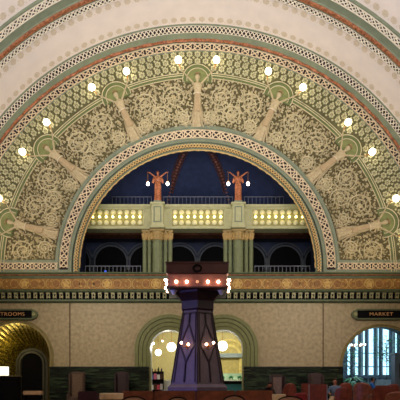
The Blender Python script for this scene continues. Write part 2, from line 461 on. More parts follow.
for x, z, sz, sg, t in cent:
    if z < 7.2: continue
    turns = 2.3; N = 46; pts = []
    for i in range(N+1):
        q = i/N; r = sz*(1-.86*q); aa = t + PI*.9 + sg*turns*2*PI*q
        p = (x+r*math.cos(aa), z+r*math.sin(aa)); pts.append(p)
    run = []
    for p in pts + [None]:
        if p is not None and infield(p[0], p[1]): run.append(p)
        else:
            if len(run) > 2: ribbon(bm, Mw, run, .026, .08)
            run = []
    for i in range(2, N, 2):
        p = pts[i]; 
        if not infield(*p, .03): continue
        d = math.atan2(pts[i+1][1]-p[1], pts[i+1][0]-p[0]); L_ = .2*(1-.4*i/N)
        leaf(bm, Mw, p[0], p[1], d - sg*.9, L_, L_*.6, .09, -sg*.4)
        if i % 4 == 0: leaf(bm, Mw, p[0], p[1], d + sg*.9, L_*.8, L_*.5, .08, sg*.4)
    if infield(x, z, .0): flower(bm, Mw, x, z, .13, .1, 5, t)
placed = {}
cnt = 0
for _ in range(60000):
    a = rnd.uniform(.02, PI-.02); r = rnd.uniform(6.9, 9.8); x, z = r*math.cos(a), BC+r*math.sin(a)
    if not infield(x, z, .04): continue
    key = (int(x/.15), int(z/.15)); ok = True
    for i in (-1,0,1):
        for j in (-1,0,1):
            for q in placed.get((key[0]+i, key[1]+j), ()):
                if math.hypot(q[0]-x, q[1]-z) < .095: ok = False
    if not ok: continue
    placed.setdefault(key, []).append((x, z)); cnt += 1
    L_ = rnd.uniform(.12, .19); leaf(bm, Mw, x, z, rnd.uniform(0, 2*PI), L_, L_*rnd.uniform(.45,.75), rnd.uniform(.08,.2), rnd.uniform(-.5,.5))
obj('scrollwork', bm, M_SCROLL, tym)

# ---------------------------------------------------------------- inner arch frame
bm = bmesh.new()
sweep(bm, [(7.1,-.02),(7.1,-.09),(6.96,-.1),(6.94,-.07),(6.42,-.07),(6.4,-.1),(6.28,-.12),(6.25,-.02),(6.22,-.02),(6.2,-.12),(6.14,-.13),(5.98,-.1),(5.93,-.02),(5.9,.03),(6.12,.6)], 0, AC, 0, PI, 110, zb=6.6)
fr = obj('trim_6', bm, M_SAGE); struct(fr, 'moulded frame of the inner arch')
# horizontal panel frame above the cornice
bm = bmesh.new()
for s in (-1, 1):
    x0, x1 = sorted((s*7.05, s*11.8))
    box(bm, x0, x1, -.07, -.02, 6.62, 7.28)
hz = obj('panel_frame', bm, M_SAGE, fr)
bm = bmesh.new()
sweep(bm, [(6.46,-.074),(6.89,-.074)], 0, AC, 0, PI, 110, zb=6.8)
for s in (-1, 1):
    x0, x1 = sorted((s*6.93, s*11.7)); box(bm, x0, x1, -.075, -.07, 6.8, 7.15)
obj('interlace_ground', bm, M_DARKB, fr)
bm = bmesh.new(); interlace(bm, Marc(0, AC, 6.68, 0, -.076), PI*6.68, 6.46, 6.89, .47, .028, .03)
for s in (-1, 1):
    x0 = 6.97 if s > 0 else -11.65
    M = lambda u, v, h, x0=x0: Vector((x0+u, -.076-h, v))
    interlace(bm, M, 4.68, 6.8, 7.15, .44, .023, .03)
obj('interlace', bm, M_LACE2, fr)
bm = bmesh.new()
M = Marc(0, AC, 6.06, -.03, -.125); Lc = (PI+.06)*6.06; N = 130
for i in range(N):
    u0, u1 = Lc*i/N, Lc*(i+1)/N
    ribbon(bm, M, [(u0,5.97),(u1,6.16)], .022, .02); ribbon(bm, M, [(u0,6.16),(u1,5.97)], .022, .02)
obj('gilt_lattice', bm, M_GILT, fr)
bm = bmesh.new(); sweep(bm, [(5.96,-.125),(6.17,-.125)], 0, AC, 0, PI, 110, zb=6.6); obj('lattice_ground', bm, mat('dark_ochre_ground', (92,70,36), .7), fr)
bm = bmesh.new(); ropering(bm, 0, AC, 5.9, .0, .035, 0, PI, 560, 5, .5, 90); obj('gilt_bead', bm, M_GILT, fr)

# ---------------------------------------------------------------- cornice and frieze
def hsweep(bm, prof, x0, x1):
    A = [bm.verts.new((x0, y, z)) for y, z in prof]; Bq = [bm.verts.new((x1, y, z)) for y, z in prof]
    for k in range(len(prof)-1): bm.faces.new((A[k],A[k+1],Bq[k+1],Bq[k]))
    bm.faces.new(A); bm.faces.new(Bq[::-1])
bm = bmesh.new()
hsweep(bm, [(0,6.66),(-.26,6.64),(-.28,6.6),(-.24,6.56),(-.2,6.5),(-.16,6.47),(-.14,6.36),(-.12,6.35),(-.1,6.34),(-.1,5.82),(-.16,5.8),(-.24,5.74),(-.22,5.68),(-.1,5.65),(-.04,5.64),(-.04,5.32),(-.12,5.3),(-.14,5.22),(-.06,5.18),(-.02,5.14),(0,5.14)], -VR, VR)
co = obj('trim_7', bm, M_SAGE_D); struct(co, 'sage cornice under the great arch')
bm = bmesh.new(); hsweep(bm, [(-.22,6.53),(-.235,6.51),(-.20,6.48)], -VR, VR); box(bm, -VR, VR, -.21, -.17, 6.485, 6.52); obj('terracotta_line', bm, M_TERRA, co)
bm = bmesh.new(); box(bm, -VR, VR, -.115, -.09, 5.83, 6.35); obj('ochre_panel', bm, M_GOLDF, co)
bl = bmesh.new(); bdk = bmesh.new(); Mw = Mwall(-.116)
ros = [0, 2.03,-2.03, 4.47,-4.47, 6.5,-6.5, 8.58,-8.58, 10.9,-10.9]
x_off = -.03
for r in ros:
    x = r + x_off; flower(bl, Mw, x, 6.09, .235, .035, 5, PI/2)
    ribbon(bl, Mw, [(x+.235*math.cos(2*PI*k/14), 6.09+.235*math.sin(2*PI*k/14)) for k in range(14)], .022, .02, True)
    for s in (-1, 1):
        disc(bdk, Mw, x+s*.5, 6.09, .22, 0, .01, 12)
        ribbon(bl, Mw, [(x+s*.5+.2*math.cos(2*PI*k/12), 6.09+.2*math.sin(2*PI*k/12)) for k in range(12)], .012, .015, True)
srt = sorted(ros)
for a, b in zip(srt, srt[1:]):
    x = (a+b)/2 + x_off
    for s in (-1, 1):
        ribbon(bl, Mw, [(x+s*.16,6.31),(x+s*.04,6.2),(x+s*.03,5.98),(x+s*.16,5.86)], .02, .02)
        disc(bdk, Mw, x+s*.28, 6.09, .13, 0, .01, 10)
        flower(bl, Mw, x+s*.28, 6.2, .06, .02, 4)
        flower(bl, Mw, x+s*.28, 5.98, .06, .02, 4)
obj('dark_medallions', bdk, M_GOLDD, co); obj('gold_rosettes', bl, M_GOLDL, co)
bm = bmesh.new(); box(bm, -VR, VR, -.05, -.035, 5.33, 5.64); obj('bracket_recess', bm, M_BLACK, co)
bm = bmesh.new()
k = -38
while k <= 38:
    x = k*.3215 - .03
    box(bm, x-.085, x-.035, -.14, -.05, 5.36, 5.6); box(bm, x+.035, x+.085, -.14, -.05, 5.36, 5.6)
    box(bm, x-.09, x+.09, -.17, -.05, 5.56, 5.645); box(bm, x-.03, x+.03, -.12, -.05, 5.4, 5.47)
    k += 1
obj('brackets', bm, mat('olive_bracket', (150,144,100), .5), co)

# ---------------------------------------------------------------- green door arches, wainscot
XC = (XL+XR)/2
for i, (cx, sgn) in enumerate(((XL,-1), (XR,1))):
    root = None
    bm = bmesh.new()
    archring(bm, cx, ZA, .97, 1.12, 1.93, -.06, .02, 44)
    archring(bm, cx, ZA, 1.12, 1.72, 1.93, -.03, -.0, 44, clip=(XC, sgn))
    root = obj('trim_%d' % (8+i), bm, M_ARCHD); struct(root, 'green moulded stone surround of the arched doorway')
    for j, (r0, r1, yy) in enumerate(((1.135,1.315,-.12),(1.335,1.515,-.16),(1.535,1.71,-.2))):
        bm = bmesh.new(); archring(bm, cx, ZA, r0, r1, 1.93, yy, -.0, 44, clip=(XC, sgn)); obj('moulding_ring', bm, M_ARCHG, root)
    bm = bmesh.new(); archring(bm, cx, ZA, .965, 1.115, 1.93, -.09, -.0, 44); obj('moulding_ring', bm, M_ARCHG, root)
    bm = bmesh.new(); archring(bm, cx, ZA, .96, 1.10, 0, .02, .62, 44); obj('reveal', bm, M_ARCHG, root)
bm = bmesh.new()
for x0, x1 in ((-12.35,XN-RN), (XN+RN+.03,XL-RA-.02), (XR+RA+.02,XM-RM-.02), (XM+RM,12.35)):
    box(bm, x0, x1, -.26, -.0, 0, 1.9)
wn = obj('baseboard_back', bm, M_TILE); struct(wn, 'dark green tile wainscot with highlight streaks in its colour')
bm = bmesh.new()
for x0, x1 in ((-12.35,XN-RN), (XN+RN+.03,XL-RA-.02), (XR+RA+.02,XM-RM-.02), (XM+RM,12.35)): box(bm, x0, x1, -.29, -.0, 1.9, 1.96)
obj('cap_moulding', bm, mat('black_green_cap', (16,22,18), .35), wn)
bm = bmesh.new()
for q in range(1, 9):
    for x0, x1 in ((XN+RN+.03,XL-RA-.02), (XR+RA+.02,XM-RM-.02)): box(bm, x0, x1, -.263, -.255, q*.21-.008, q*.21+.008)
obj('tile_joints', bm, M_BLACK, wn)

# ---------------------------------------------------------------- restroom niche
bm = bmesh.new(); archring(bm, XN, ZN, RN-.02, RN+.1, 1.9, -.06, 0, 40); archring(bm, XN, ZN, RN+.12, RN+.17, 1.9, -.05, 0, 40)
nt_ = obj('trim_10', bm, mat('olive_rim', (128,112,62), .5)); struct(nt_, 'olive rim of the left niche')
XB, ZBK, RB, YB = -9.06, 2.2, .87, 2.4
bm = bmesh.new(); n = 60
A = list(reversed(archloop(XN, ZN, RN, 0, n))); Bq = list(reversed(archloop(XB, ZBK, RB, 0, n))); rows = []
for t in range(9):
    q = t/8; row = []
    for i, (p, s) in enumerate(zip(A, Bq)):
        x = p[0]+(s[0]-p[0])*q; z = p[1]+(s[1]-p[1])*q; rid = .05*(1 if i % 3 == 0 else 0)*math.sin(PI*q) if 2 < i < n else 0
        dx, dz = XN-x, ZN-z; L_ = math.hypot(dx, dz) or 1
        row.append(bm.verts.new((x+dx/L_*rid, .0+YB*q, z+dz/L_*rid)))
    rows.append(row)
for r1, r2 in zip(rows, rows[1:]):
    for i in range(len(r1)-1): bm.faces.new((r1[i],r1[i+1],r2[i+1],r2[i]))
raw('gilded_splay', bm, M_MOSAIC, nt_)
bm = bmesh.new(); archring(bm, XB, ZBK, .6, .7, 0, YB-.12, YB, 30); archring(bm, XB, ZBK, .76, .88, 0, YB-.08, YB, 30)
obj('doorway_surround', bm, mat('dull_olive_stone', (70,64,42), .5), nt_)
bm = bmesh.new(); archring(bm, XB, ZBK, .58, .95, 0, YB-.02, YB+.1, 30); obj('doorway_wall', bm, mat('dark_olive', (48,44,26), .6), nt_)
bm = bmesh.new(); plate(bm, [archloop(XB, ZBK, .6, 0, 30)], YB+.02, YB+.08)
d = obj('door_1', bm, mat('dark_door', (12,10,9), .8, spec=.1)); struct(d, 'dark arched restroom door')
bm = bmesh.new(); sphere(bm, (XB+.42, YB+.26, 1.0), .04); obj('door_knob', bm, M_SOCK, d)
bm = B(XB-.62, XB+.62, YB-.1, YB+.6, 4, 4.1) 
bm.free()
# dark counter in the niche and tan bench at the doorway
t = empty('counter', (PX(6,-.9), -.9, 0))
obj('cabinet', B(-.95, .62, -.3, .3, 0, 1.44, bev=.01), M_BLACK, t); obj('worktop', B(-1.0, .66, -.34, .34, 1.44, 1.5, bev=.01), mat('dark_olive_top', (88,80,52), .4), t)
tag(t, 'dark cabinet counter with a thin pale top in front of the gilded niche', 'counter')
t = empty('low_bench', (PX(33,-.7), -.7, 0))
obj('seat', B(-.44, .46, -.18, .18, .56, .76, bev=.03), mat('tan_bench', (176,140,104), .6), t)
for s in (-1, 1):
    for w in (-1, 1): obj('leg', B(s*.38-.03, s*.38+.03, w*.12-.03, w*.12+.03, 0, .56), M_BLACK, t)
tag(t, 'tan topped low bench in front of the dark arched restroom doorway', 'bench')
t = empty('table_lamp', (PX(3,-1.1), -1.1, 1.5))
t.location = (PX(3.4,-.9), -.9, 1.5)
bm = bmesh.new(); lathe(bm, [(.09,0),(.09,.02),(.02,.04),(.02,.1)], n=12); obj('lamp_base', bm, M_SOCK, t)
bm = bmesh.new(); box(bm, -.24, .22, -.12, .12, 0, .43, bev=.01); obj('lamp_shade', bm, E_SHADE, t)
t.location.z = 1.5
tag(t, 'lit white rectangular lamp shade on the dark counter at the left edge', 'lamp')

# ---------------------------------------------------------------- signs
def sign(px_c, halfw, text, tcx, label, fs, sx):
    Y = -.1; X = PX(px_c, Y); z = PZ(314.3, Y)
    t = empty('hanging_sign', (X, Y, z))
    obj('board', B(-halfw, halfw, -.02, .1, -.2, .2), M_BLACK, t)
    bm = bmesh.new(); box(bm, -halfw-.02, halfw+.02, -.05, .1, .19, .27, bev=.01); box(bm, -halfw-.02, halfw+.02, -.05, .1, -.27, -.19, bev=.01)
    obj('frame', bm, mat('sign_green', (86,92,58), .5), t)
    for s in (-1, 1):
        bm = bmesh.new()
        loop = [(s*halfw, -.27)] + [(s*(halfw+.12+.16*math.cos(a)), .2*math.sin(a)) for a in [(-PI/2+PI*k/12) for k in range(13)]] + [(s*halfw, .27)]
        plate(bm, [loop], -.05, .1)
        ec = obj('end_cap', bm, mat('sign_green', (86,92,58)), t)
        bm = bmesh.new(); M = lambda u, v, h, s=s: Vector((s*(halfw+.1)+u, -.05-h, v))
        disc(bm, M, 0, 0, .09, 0, .03, 12); obj('roundel', bm, mat('sign_roundel', (150,146,92), .5), ec)
    me = text_mesh(text, fs, .01, sx); link('lettering', me, mat('gilt_letters', (190,140,84), .4, emit=(226,168,100), es=0.0), t, loc=(PX(tcx,Y)-X, -.035, 0))
    tag(t, label, 'sign')
sign(380.5, 1.16, 'MARKET', 381, 'long black sign in a green frame with gilt lettering, over the right arch', .24, 1.2)
sign(8, 1.2, 'RESTROOMS', 8, 'long black sign in a green frame with gilt lettering, over the left gilded niche', .25, 1.1)

# ---------------------------------------------------------------- loggia behind the arch
struct(obj('trim_11', B(-6.6, 6.6, .0, 4.2, 6.3, 6.6), M_SAGE_D), 'gallery floor slab')
# lower back wall with double arches
YW = 3.6
bm = bmesh.new(); 
lg = obj('wall_loggia', B(-6.6, 6.6, YW, YW+.2, 6.6, 10.3), M_NAVY); struct(lg, 'dark blue back wall of the gallery')
bl = bmesh.new(); bk = bmesh.new()
for px in (74, 111, 146, 179.5, 215.5, 249, 285, 321):
    cx = PX(px, YW); cz = PZ(262, YW)
    archring(bl, cx, cz, .88, .96, 7.6, YW-.06, YW, 30); archring(bl, cx, cz, 1.03, 1.1, 7.6, YW-.1, YW, 30)
    box(bl, cx-1.1, cx-.88, YW-.12, YW, 7.5, 7.62); box(bl, cx+.88, cx+1.1, YW-.12, YW, 7.5, 7.62)
    box(bl, cx-1.08, cx-.9, YW-.07, YW, 6.6, 7.5); box(bl, cx+.9, cx+1.08, YW-.07, YW, 6.6, 7.5)
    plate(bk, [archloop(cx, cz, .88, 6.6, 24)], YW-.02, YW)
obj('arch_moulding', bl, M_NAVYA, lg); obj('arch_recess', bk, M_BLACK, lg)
for s, nm in ((-1,'wall_loggia_left'), (1,'wall_loggia_right')):
    struct(obj(nm, B(*sorted((s*6.4, s*6.6)), .6, YW, 6.6, 10.3), M_NAVY))
cl = obj('ceiling_loggia', B(-6.5, 6.5, 1.3, YW, 9.2, 10.2), M_NAVY); struct(cl, 'gallery ceiling')
bm = bmesh.new(); box(bm, -6.2, 6.2, 1.7, 2.5, 9.08, 9.2)
for k in range(-8, 9): box(bm, k*.7-.05, k*.7+.05, 1.35, 2.5, 9.1, 9.2)
obj('timber_coffer', bm, M_BROWNC, cl)
# apse shell above
bm = bmesh.new(); RS = 6.25; nu, nv = 48, 20; rows = []
for j in range(nv+1):
    th = math.radians(28) + (PI/2-math.radians(28))*j/nv
    rows.append([bm.verts.new((RS*math.cos(th)*math.cos(PI*i/nu), .55+RS*math.cos(th)*math.sin(PI*i/nu), AC+RS*math.sin(th))) for i in range(nu+1)])
for a, b in zip(rows, rows[1:]):
    for i in range(nu): bm.faces.new((a[i],a[i+1],b[i+1],b[i]))
ap = raw('ceiling_apse', bm, M_NAVY, smooth=True); struct(ap, 'dark blue half dome behind the statues')
for phi in (-18, 18):
    bm = bmesh.new(); f_ = math.radians(phi); W = .2
    for off, dep in ((0,.12),):
        rws = []
        for i in range(31):
            th = math.radians(30) + (math.radians(89)-math.radians(30))*i/30
            d_ = Vector((math.cos(th)*math.sin(f_), math.cos(th)*math.cos(f_), math.sin(th))); tn = Vector((math.cos(f_), -math.sin(f_), 0))
            c_ = Vector((.6 if phi > 0 else -.6,.55,AC))
            rws.append([bm.verts.new(c_ + d_*(RS+.02) - tn*W), bm.verts.new(c_ + d_*(RS-dep) - tn*W), bm.verts.new(c_ + d_*(RS-dep) + tn*W), bm.verts.new(c_ + d_*(RS+.02) + tn*W)])
        for a, b in zip(rws, rws[1:]):
            for k in range(3): bm.faces.new((a[k],a[k+1],b[k+1],b[k]))
    rb = obj('rib', bm, M_RIB, ap)
    bm = bmesh.new()
    for i in range(26):
        th = math.radians(31+i*2.2); d_ = Vector((math.cos(th)*math.sin(f_), math.cos(th)*math.cos(f_), math.sin(th)))
        sphere(bm, Vector((.6 if phi > 0 else -.6,.55,AC)) + d_*(RS-.13), .07, u=6, v=4)
    obj('rib_bosses', bm, mat('rib_gilt', (112,60,36), .4, var=.2), rb)
bm = bmesh.new()
for px, py, r in ((128,200,1.35),(197.5,207,1.6),(268,200,1.35)):
    y = 4.4 if px != 197.5 else 5.2
    cx, cz = PX(px, y), PZ(py, y)
    for rr in (r, r+.14):
        tube(bm, [(cx+rr*math.cos(a), y, cz+rr*math.sin(a)) for a in [PI*k/24 for k in range(25)]], .035, 5)
obj('lunette_moulding', bm, M_NAVYA, ap)
struct(obj('trim_12', B(-5.0, 5.0, 1.35, 5.4, 10.2, 10.32), M_NAVY), 'upper gallery floor')

# beam with lit panels
YF = .68; s_ = sc(YF)
zb0, zb1 = PZ(229, YF), PZ(204.5, YF)
bm = bmesh.new(); box(bm, -5.75, 5.75, .72, 1.34, zb0, zb1); box(bm, -5.75, 5.75, .62, .75, zb1-.14, zb1, bev=.015); box(bm, -5.75, 5.75, .62, .75, zb0, zb0+.12, bev=.015)
box(bm, -5.75, 5.75, .66, .75, zb1-.2, zb1-.15)
bmo = obj('trim_13', bm, M_BEAM); struct(bmo, 'pale green beam across the great arch')
def light_panel(px0, px1, label):
    x0, x1 = PX(px0, YF), PX(px1, YF); xc = (x0+x1)/2; hw = (x1-x0)/2; sp = 2*hw/7
    t = empty('light_panel', (xc, .72, PZ(227, YF)))
    Z = lambda py: (227-py)/s_
    ow = hw + .22; h0, h1 = Z(227.3), Z(208)
    bm = bmesh.new(); plate(bm, [[(-ow,h0),(ow,h0),(ow,h1),(-ow,h1)], [(-ow+.07,h0+.07),(-ow+.07,h1-.07),(ow-.07,h1-.07),(ow-.07,h0+.07)]], -.05, 0); obj('frame', bm, M_BEAM, t)
    bm = bmesh.new(); box(bm, -ow+.05, ow-.05, -.015, 0, h0+.05, h1-.05); obj('back_plate', bm, mat('panel_yellow', (150,142,80), .45), t)
    dome = None; ring = None; bulb = None
    for k in range(8):
        x = -hw + sp*k
        for py in (212.2, 222.6):
            if dome is None:
                bm = bmesh.new(); sphere(bm, (0,0,0), .13, 1, .5, 1, 14, 8); dome = obj('dome', bm, mat('panel_dome', (224,214,160), .4), t, smooth=True); dd = dome
            else: dd = dome.copy(); C.objects.link(dd); dd.parent = t
            dd.location = (x, -.03, Z(py))
        if bulb is None:
            bm = bmesh.new(); sphere(bm, (0,0,0), .055, 1, 1, 1, 10, 6); bulb = obj('bulb', bm, E_BULBY, t, smooth=True); bb = bulb
            bm = bmesh.new(); lathe(bm, [(.1,0),(.11,.03),(.05,.05)], n=12); me_ = bpy.data.meshes.new('rosette'); bmesh.ops.rotate(bm, verts=bm.verts, matrix=Matrix.Rotation(PI/2,3,'X')); bm.to_mesh(me_); bm.free(); me_.materials.append(M_BEAM)
        else: bb = bulb.copy(); C.objects.link(bb); bb.parent = t
        bb.location = (x, -.12, Z(217.2))
        ro = bpy.data.objects.new('bulb_socket', me_); C.objects.link(ro); ro.parent = t; ro.location = (x, -.015, Z(217.2))
    return tag(t, label, 'light panel', 'lit panels along the green beam')
light_panel(93, 140, 'pale green panel with a row of lit yellow bulbs, left of the left statue')
light_panel(175, 220.8, 'pale green panel with a row of lit yellow bulbs, between the two statues')
light_panel(255.5, 302.5, 'pale green panel with a row of lit yellow bulbs, right of the right statue')

# piers carrying the statues
def pedestal(px, which):
    X = PX(px, .3); t = empty('statue_pedestal', (X, .45, zb0))
    H = PZ(202.5, .3) - zb0
    obj('shaft', B(-.3, .3, -.2, .3, 0, H-.1, bev=.01), M_BEAM, t)
    obj('base', B(-.36, .36, -.26, .34, -.06, .1, bev=.015), M_BEAM, t); obj('cap', B(-.37, .37, -.27, .36, H-.1, H, bev=.015), M_BEAM, t)
    bm = bmesh.new(); plate(bm, [[(-.19,.22),(.19,.22),(.19,H-.2),(-.19,H-.2)], [(-.14,.27),(-.14,H-.25),(.14,H-.25),(.14,.27)]], -.23, -.19); obj('panel_moulding', bm, M_SAGE, t)
    obj('statue_block', B(-.2, .2, -.2, .2, H, H+.1, bev=.01), M_SAGE, t)
    tag(t, 'square pale green pedestal under the %s bronze statue' % which, 'pedestal')
    return X, H + zb0 + .1
PED = [pedestal(157.5, 'left'), pedestal(238.3, 'right')]

# columns
def column(X, Yc, r, z0, z1, label, group, first={}):
    H = z1 - z0; key = round(r, 3)
    if key in first:
        t = copy_tree(first[key]); t.location = (X, Yc, z0); tag(t, label, 'column', group); return t
    t = empty('column', (X, Yc, z0))
    bm = bmesh.new()
    prof = [(r*1.35,0),(r*1.35,.06),(r*1.1,.09),(r*1.25,.13),(r*1.02,.18)]
    lathe(bm, prof, n=20); obj('base', bm, M_SAGE, t, smooth=False)
    bm = bmesh.new(); n = 32; rows = []
    for z in (.16, H-.5):
        rows.append([bm.verts.new((r*(1-.05*(k % 2))*math.cos(2*PI*k/n), r*(1-.05*(k % 2))*math.sin(2*PI*k/n), z)) for k in range(n)])
    for k in range(n): bm.faces.new((rows[0][k],rows[0][(k+1)%n],rows[1][(k+1)%n],rows[1][k]))
    bm.faces.new(rows[0]); bm.faces.new(rows[1][::-1]); obj('shaft', bm, mat('column_green', (112,118,80), .5), t)
    bm = bmesh.new(); lathe(bm, [(r*1.0,H-.52),(r*1.12,H-.5),(r*1.0,H-.46),(r*1.02,H-.35),(r*1.3,H-.12),(r*1.4,H-.08)], n=16)
    box(bm, -r*1.4, r*1.4, -r*1.4, r*1.4, H-.09, H, bev=.01)
    cp = obj('capital', bm, mat('capital_gold', (168,140,84), .5, var=.2, scale=14), t)
    bm = bmesh.new()
    for k in range(10):
        a = 2*PI*k/10; q = r*1.12
        tube(bm, [(q*math.cos(a), q*math.sin(a), H-.45), (q*1.08*math.cos(a), q*1.08*math.sin(a), H-.25), (q*1.3*math.cos(a), q*1.3*math.sin(a), H-.17)], [.02,.03,.03], 5)
    obj('leaves', bm, mat('capital_leaf', (196,160,96), .5), cp)
    first[key] = t
    return tag(t, label, 'column', group)
z0 = 6.6; 
for ci, side in ((157.5,'left'), (238.3,'right')):
    column(PX(ci, .8), .8, .26, z0, zb0-.06, 'thick green column with gold capital directly below the %s statue' % side, 'columns under the statues')
    for d_, w in ((-12.8,'outer left'), (-7.9,'inner left'), (7.9,'inner right'), (12.8,'outer right')):
        column(PX(ci+d_, .95), .95, .105, z0, zb0-.0, 'slim green column, %s of the thick one below the %s statue' % (w, side), 'columns under the statues')

# railings
def railing(x0, x1, Y, zl, zh, label, zr=.0):
    t = empty('railing', ((x0+x1)/2, Y, zl)); hw = (x1-x0)/2; H = zh-zl
    bm = bmesh.new(); box(bm, -hw, hw, -.02, .02, H-.04, H); obj('top_rail', bm, M_RAIL, t)
    bm = bmesh.new(); box(bm, -hw, hw, -.015, .015, .05, .08); obj('bottom_rail', bm, M_RAIL, t)
    N = int(2*hw/.205)
    me = None
    for k in range(N+1):
        if me is None:
            bm = bmesh.new(); box(bm, -.013, .013, -.013, .013, 0, H-.03); me = bpy.data.meshes.new('baluster'); bm.to_mesh(me); bm.free(); me.materials.append(M_RAIL)
        o = bpy.data.objects.new('baluster', me); C.objects.link(o); o.parent = t; o.location = (-hw + .02 + (2*hw-.04)*k/N, 0, 0)
    tag(t, label, 'railing')
railing(-5.8, PX(141,.8), .8, 6.6, 7.2, 'dark iron railing at the foot of the great arch, left of the columns')
railing(PX(173,.8), PX(223,.8), .8, 6.6, 7.2, 'dark iron railing between the two column clusters, behind the tower top')
railing(PX(254.5,.8), 5.8, .8, 6.6, 7.2, 'dark iron railing at the foot of the great arch, right of the columns')
zu = PZ(196.5, 1.5)
railing(-4.55, PX(152,1.5), 1.5, 10.32, zu, 'iron railing above the beam, left of the left statue')
railing(PX(163,1.5), PX(233,1.5), 1.5, 10.32, zu, 'iron railing above the beam, between the two statues')
railing(PX(244,1.5), 4.55, 1.5, 10.32, zu, 'iron railing above the beam, right of the right statue')
t = empty('monitor', (PX(105.5,2), 2.0, 6.6)); obj('stand', B(-.05,.05,-.05,.05,0,.3), M_BLACK, t)
obj('screen', B(-.05,.05,-.03,.0,.3,.62), mat('blue_screen', (40,90,230), .4, emit=(40,90,230), es=1.2), t)
tag(t, 'small glowing blue screen behind the left lower gallery railing', 'screen')

# ================================================================ FIGURES
def hand(nodes, edges, wi, p, d, side, s=1.0):
    """palm and five fingers at point p heading along d"""
    d = Vector(d).normalized(); sd = Vector(side).normalized(); p = Vector(p)
    nodes.append((*(p+d*.05*s), .03*s, .018*s)); pi_ = len(nodes)-1; edges.append((wi, pi_))
    for k, (o, L_) in enumerate(((-.026,.065),(-.009,.078),(.009,.072),(.025,.055))):
        a = p + d*.09*s + sd*o*s; nodes.append((*a, .01*s)); nodes.append((*(a + d*L_*s + sd.cross(d)*.02*s), .008*s))
        edges += [(pi_, len(nodes)-2), (len(nodes)-2, len(nodes)-1)]
    a = p + d*.045*s - sd*.04*s; nodes.append((*a, .012*s)); nodes.append((*(a + d*.045*s - sd*.025*s), .009*s))
    edges += [(pi_, len(nodes)-2), (len(nodes)-2, len(nodes)-1)]

def head_part(bm, c, r, front):
    """adds nose, brow, ears to a bmesh around head centre c (front = unit vector)"""
    f = Vector(front); s = f.cross(Vector((0,0,1))); c = Vector(c)
    sphere(bm, c + f*r*.86 + Vector((0,0,-.1*r)), r*.16, .8, 1, 1.4, 6, 5)
    for k in (-1, 1): sphere(bm, c + s*k*r*.8, r*.2, .6, 1, 1.3, 6, 5)

def draped_gown(prof, n=28, folds=7, amp=.07, sy=.75):
    """prof: (z, half width); pleated skirt"""
    bm = bmesh.new(); rows = []
    for i, (z, w) in enumerate(prof):
        q = 1 - i/(len(prof)-1)
        rows.append([bm.verts.new(((w*(1+amp*q*math.cos(folds*2*PI*k/n)))*math.cos(2*PI*k/n), sy*(w*(1+amp*q*math.cos(folds*2*PI*k/n)))*math.sin(2*PI*k/n), z)) for k in range(n)])
    for a, b in zip(rows, rows[1:]):
        for k in range(n): bm.faces.new((a[k],a[(k+1)%n],b[(k+1)%n],b[k]))
    bm.faces.new(rows[0]); bm.faces.new(rows[-1][::-1])
    return bm

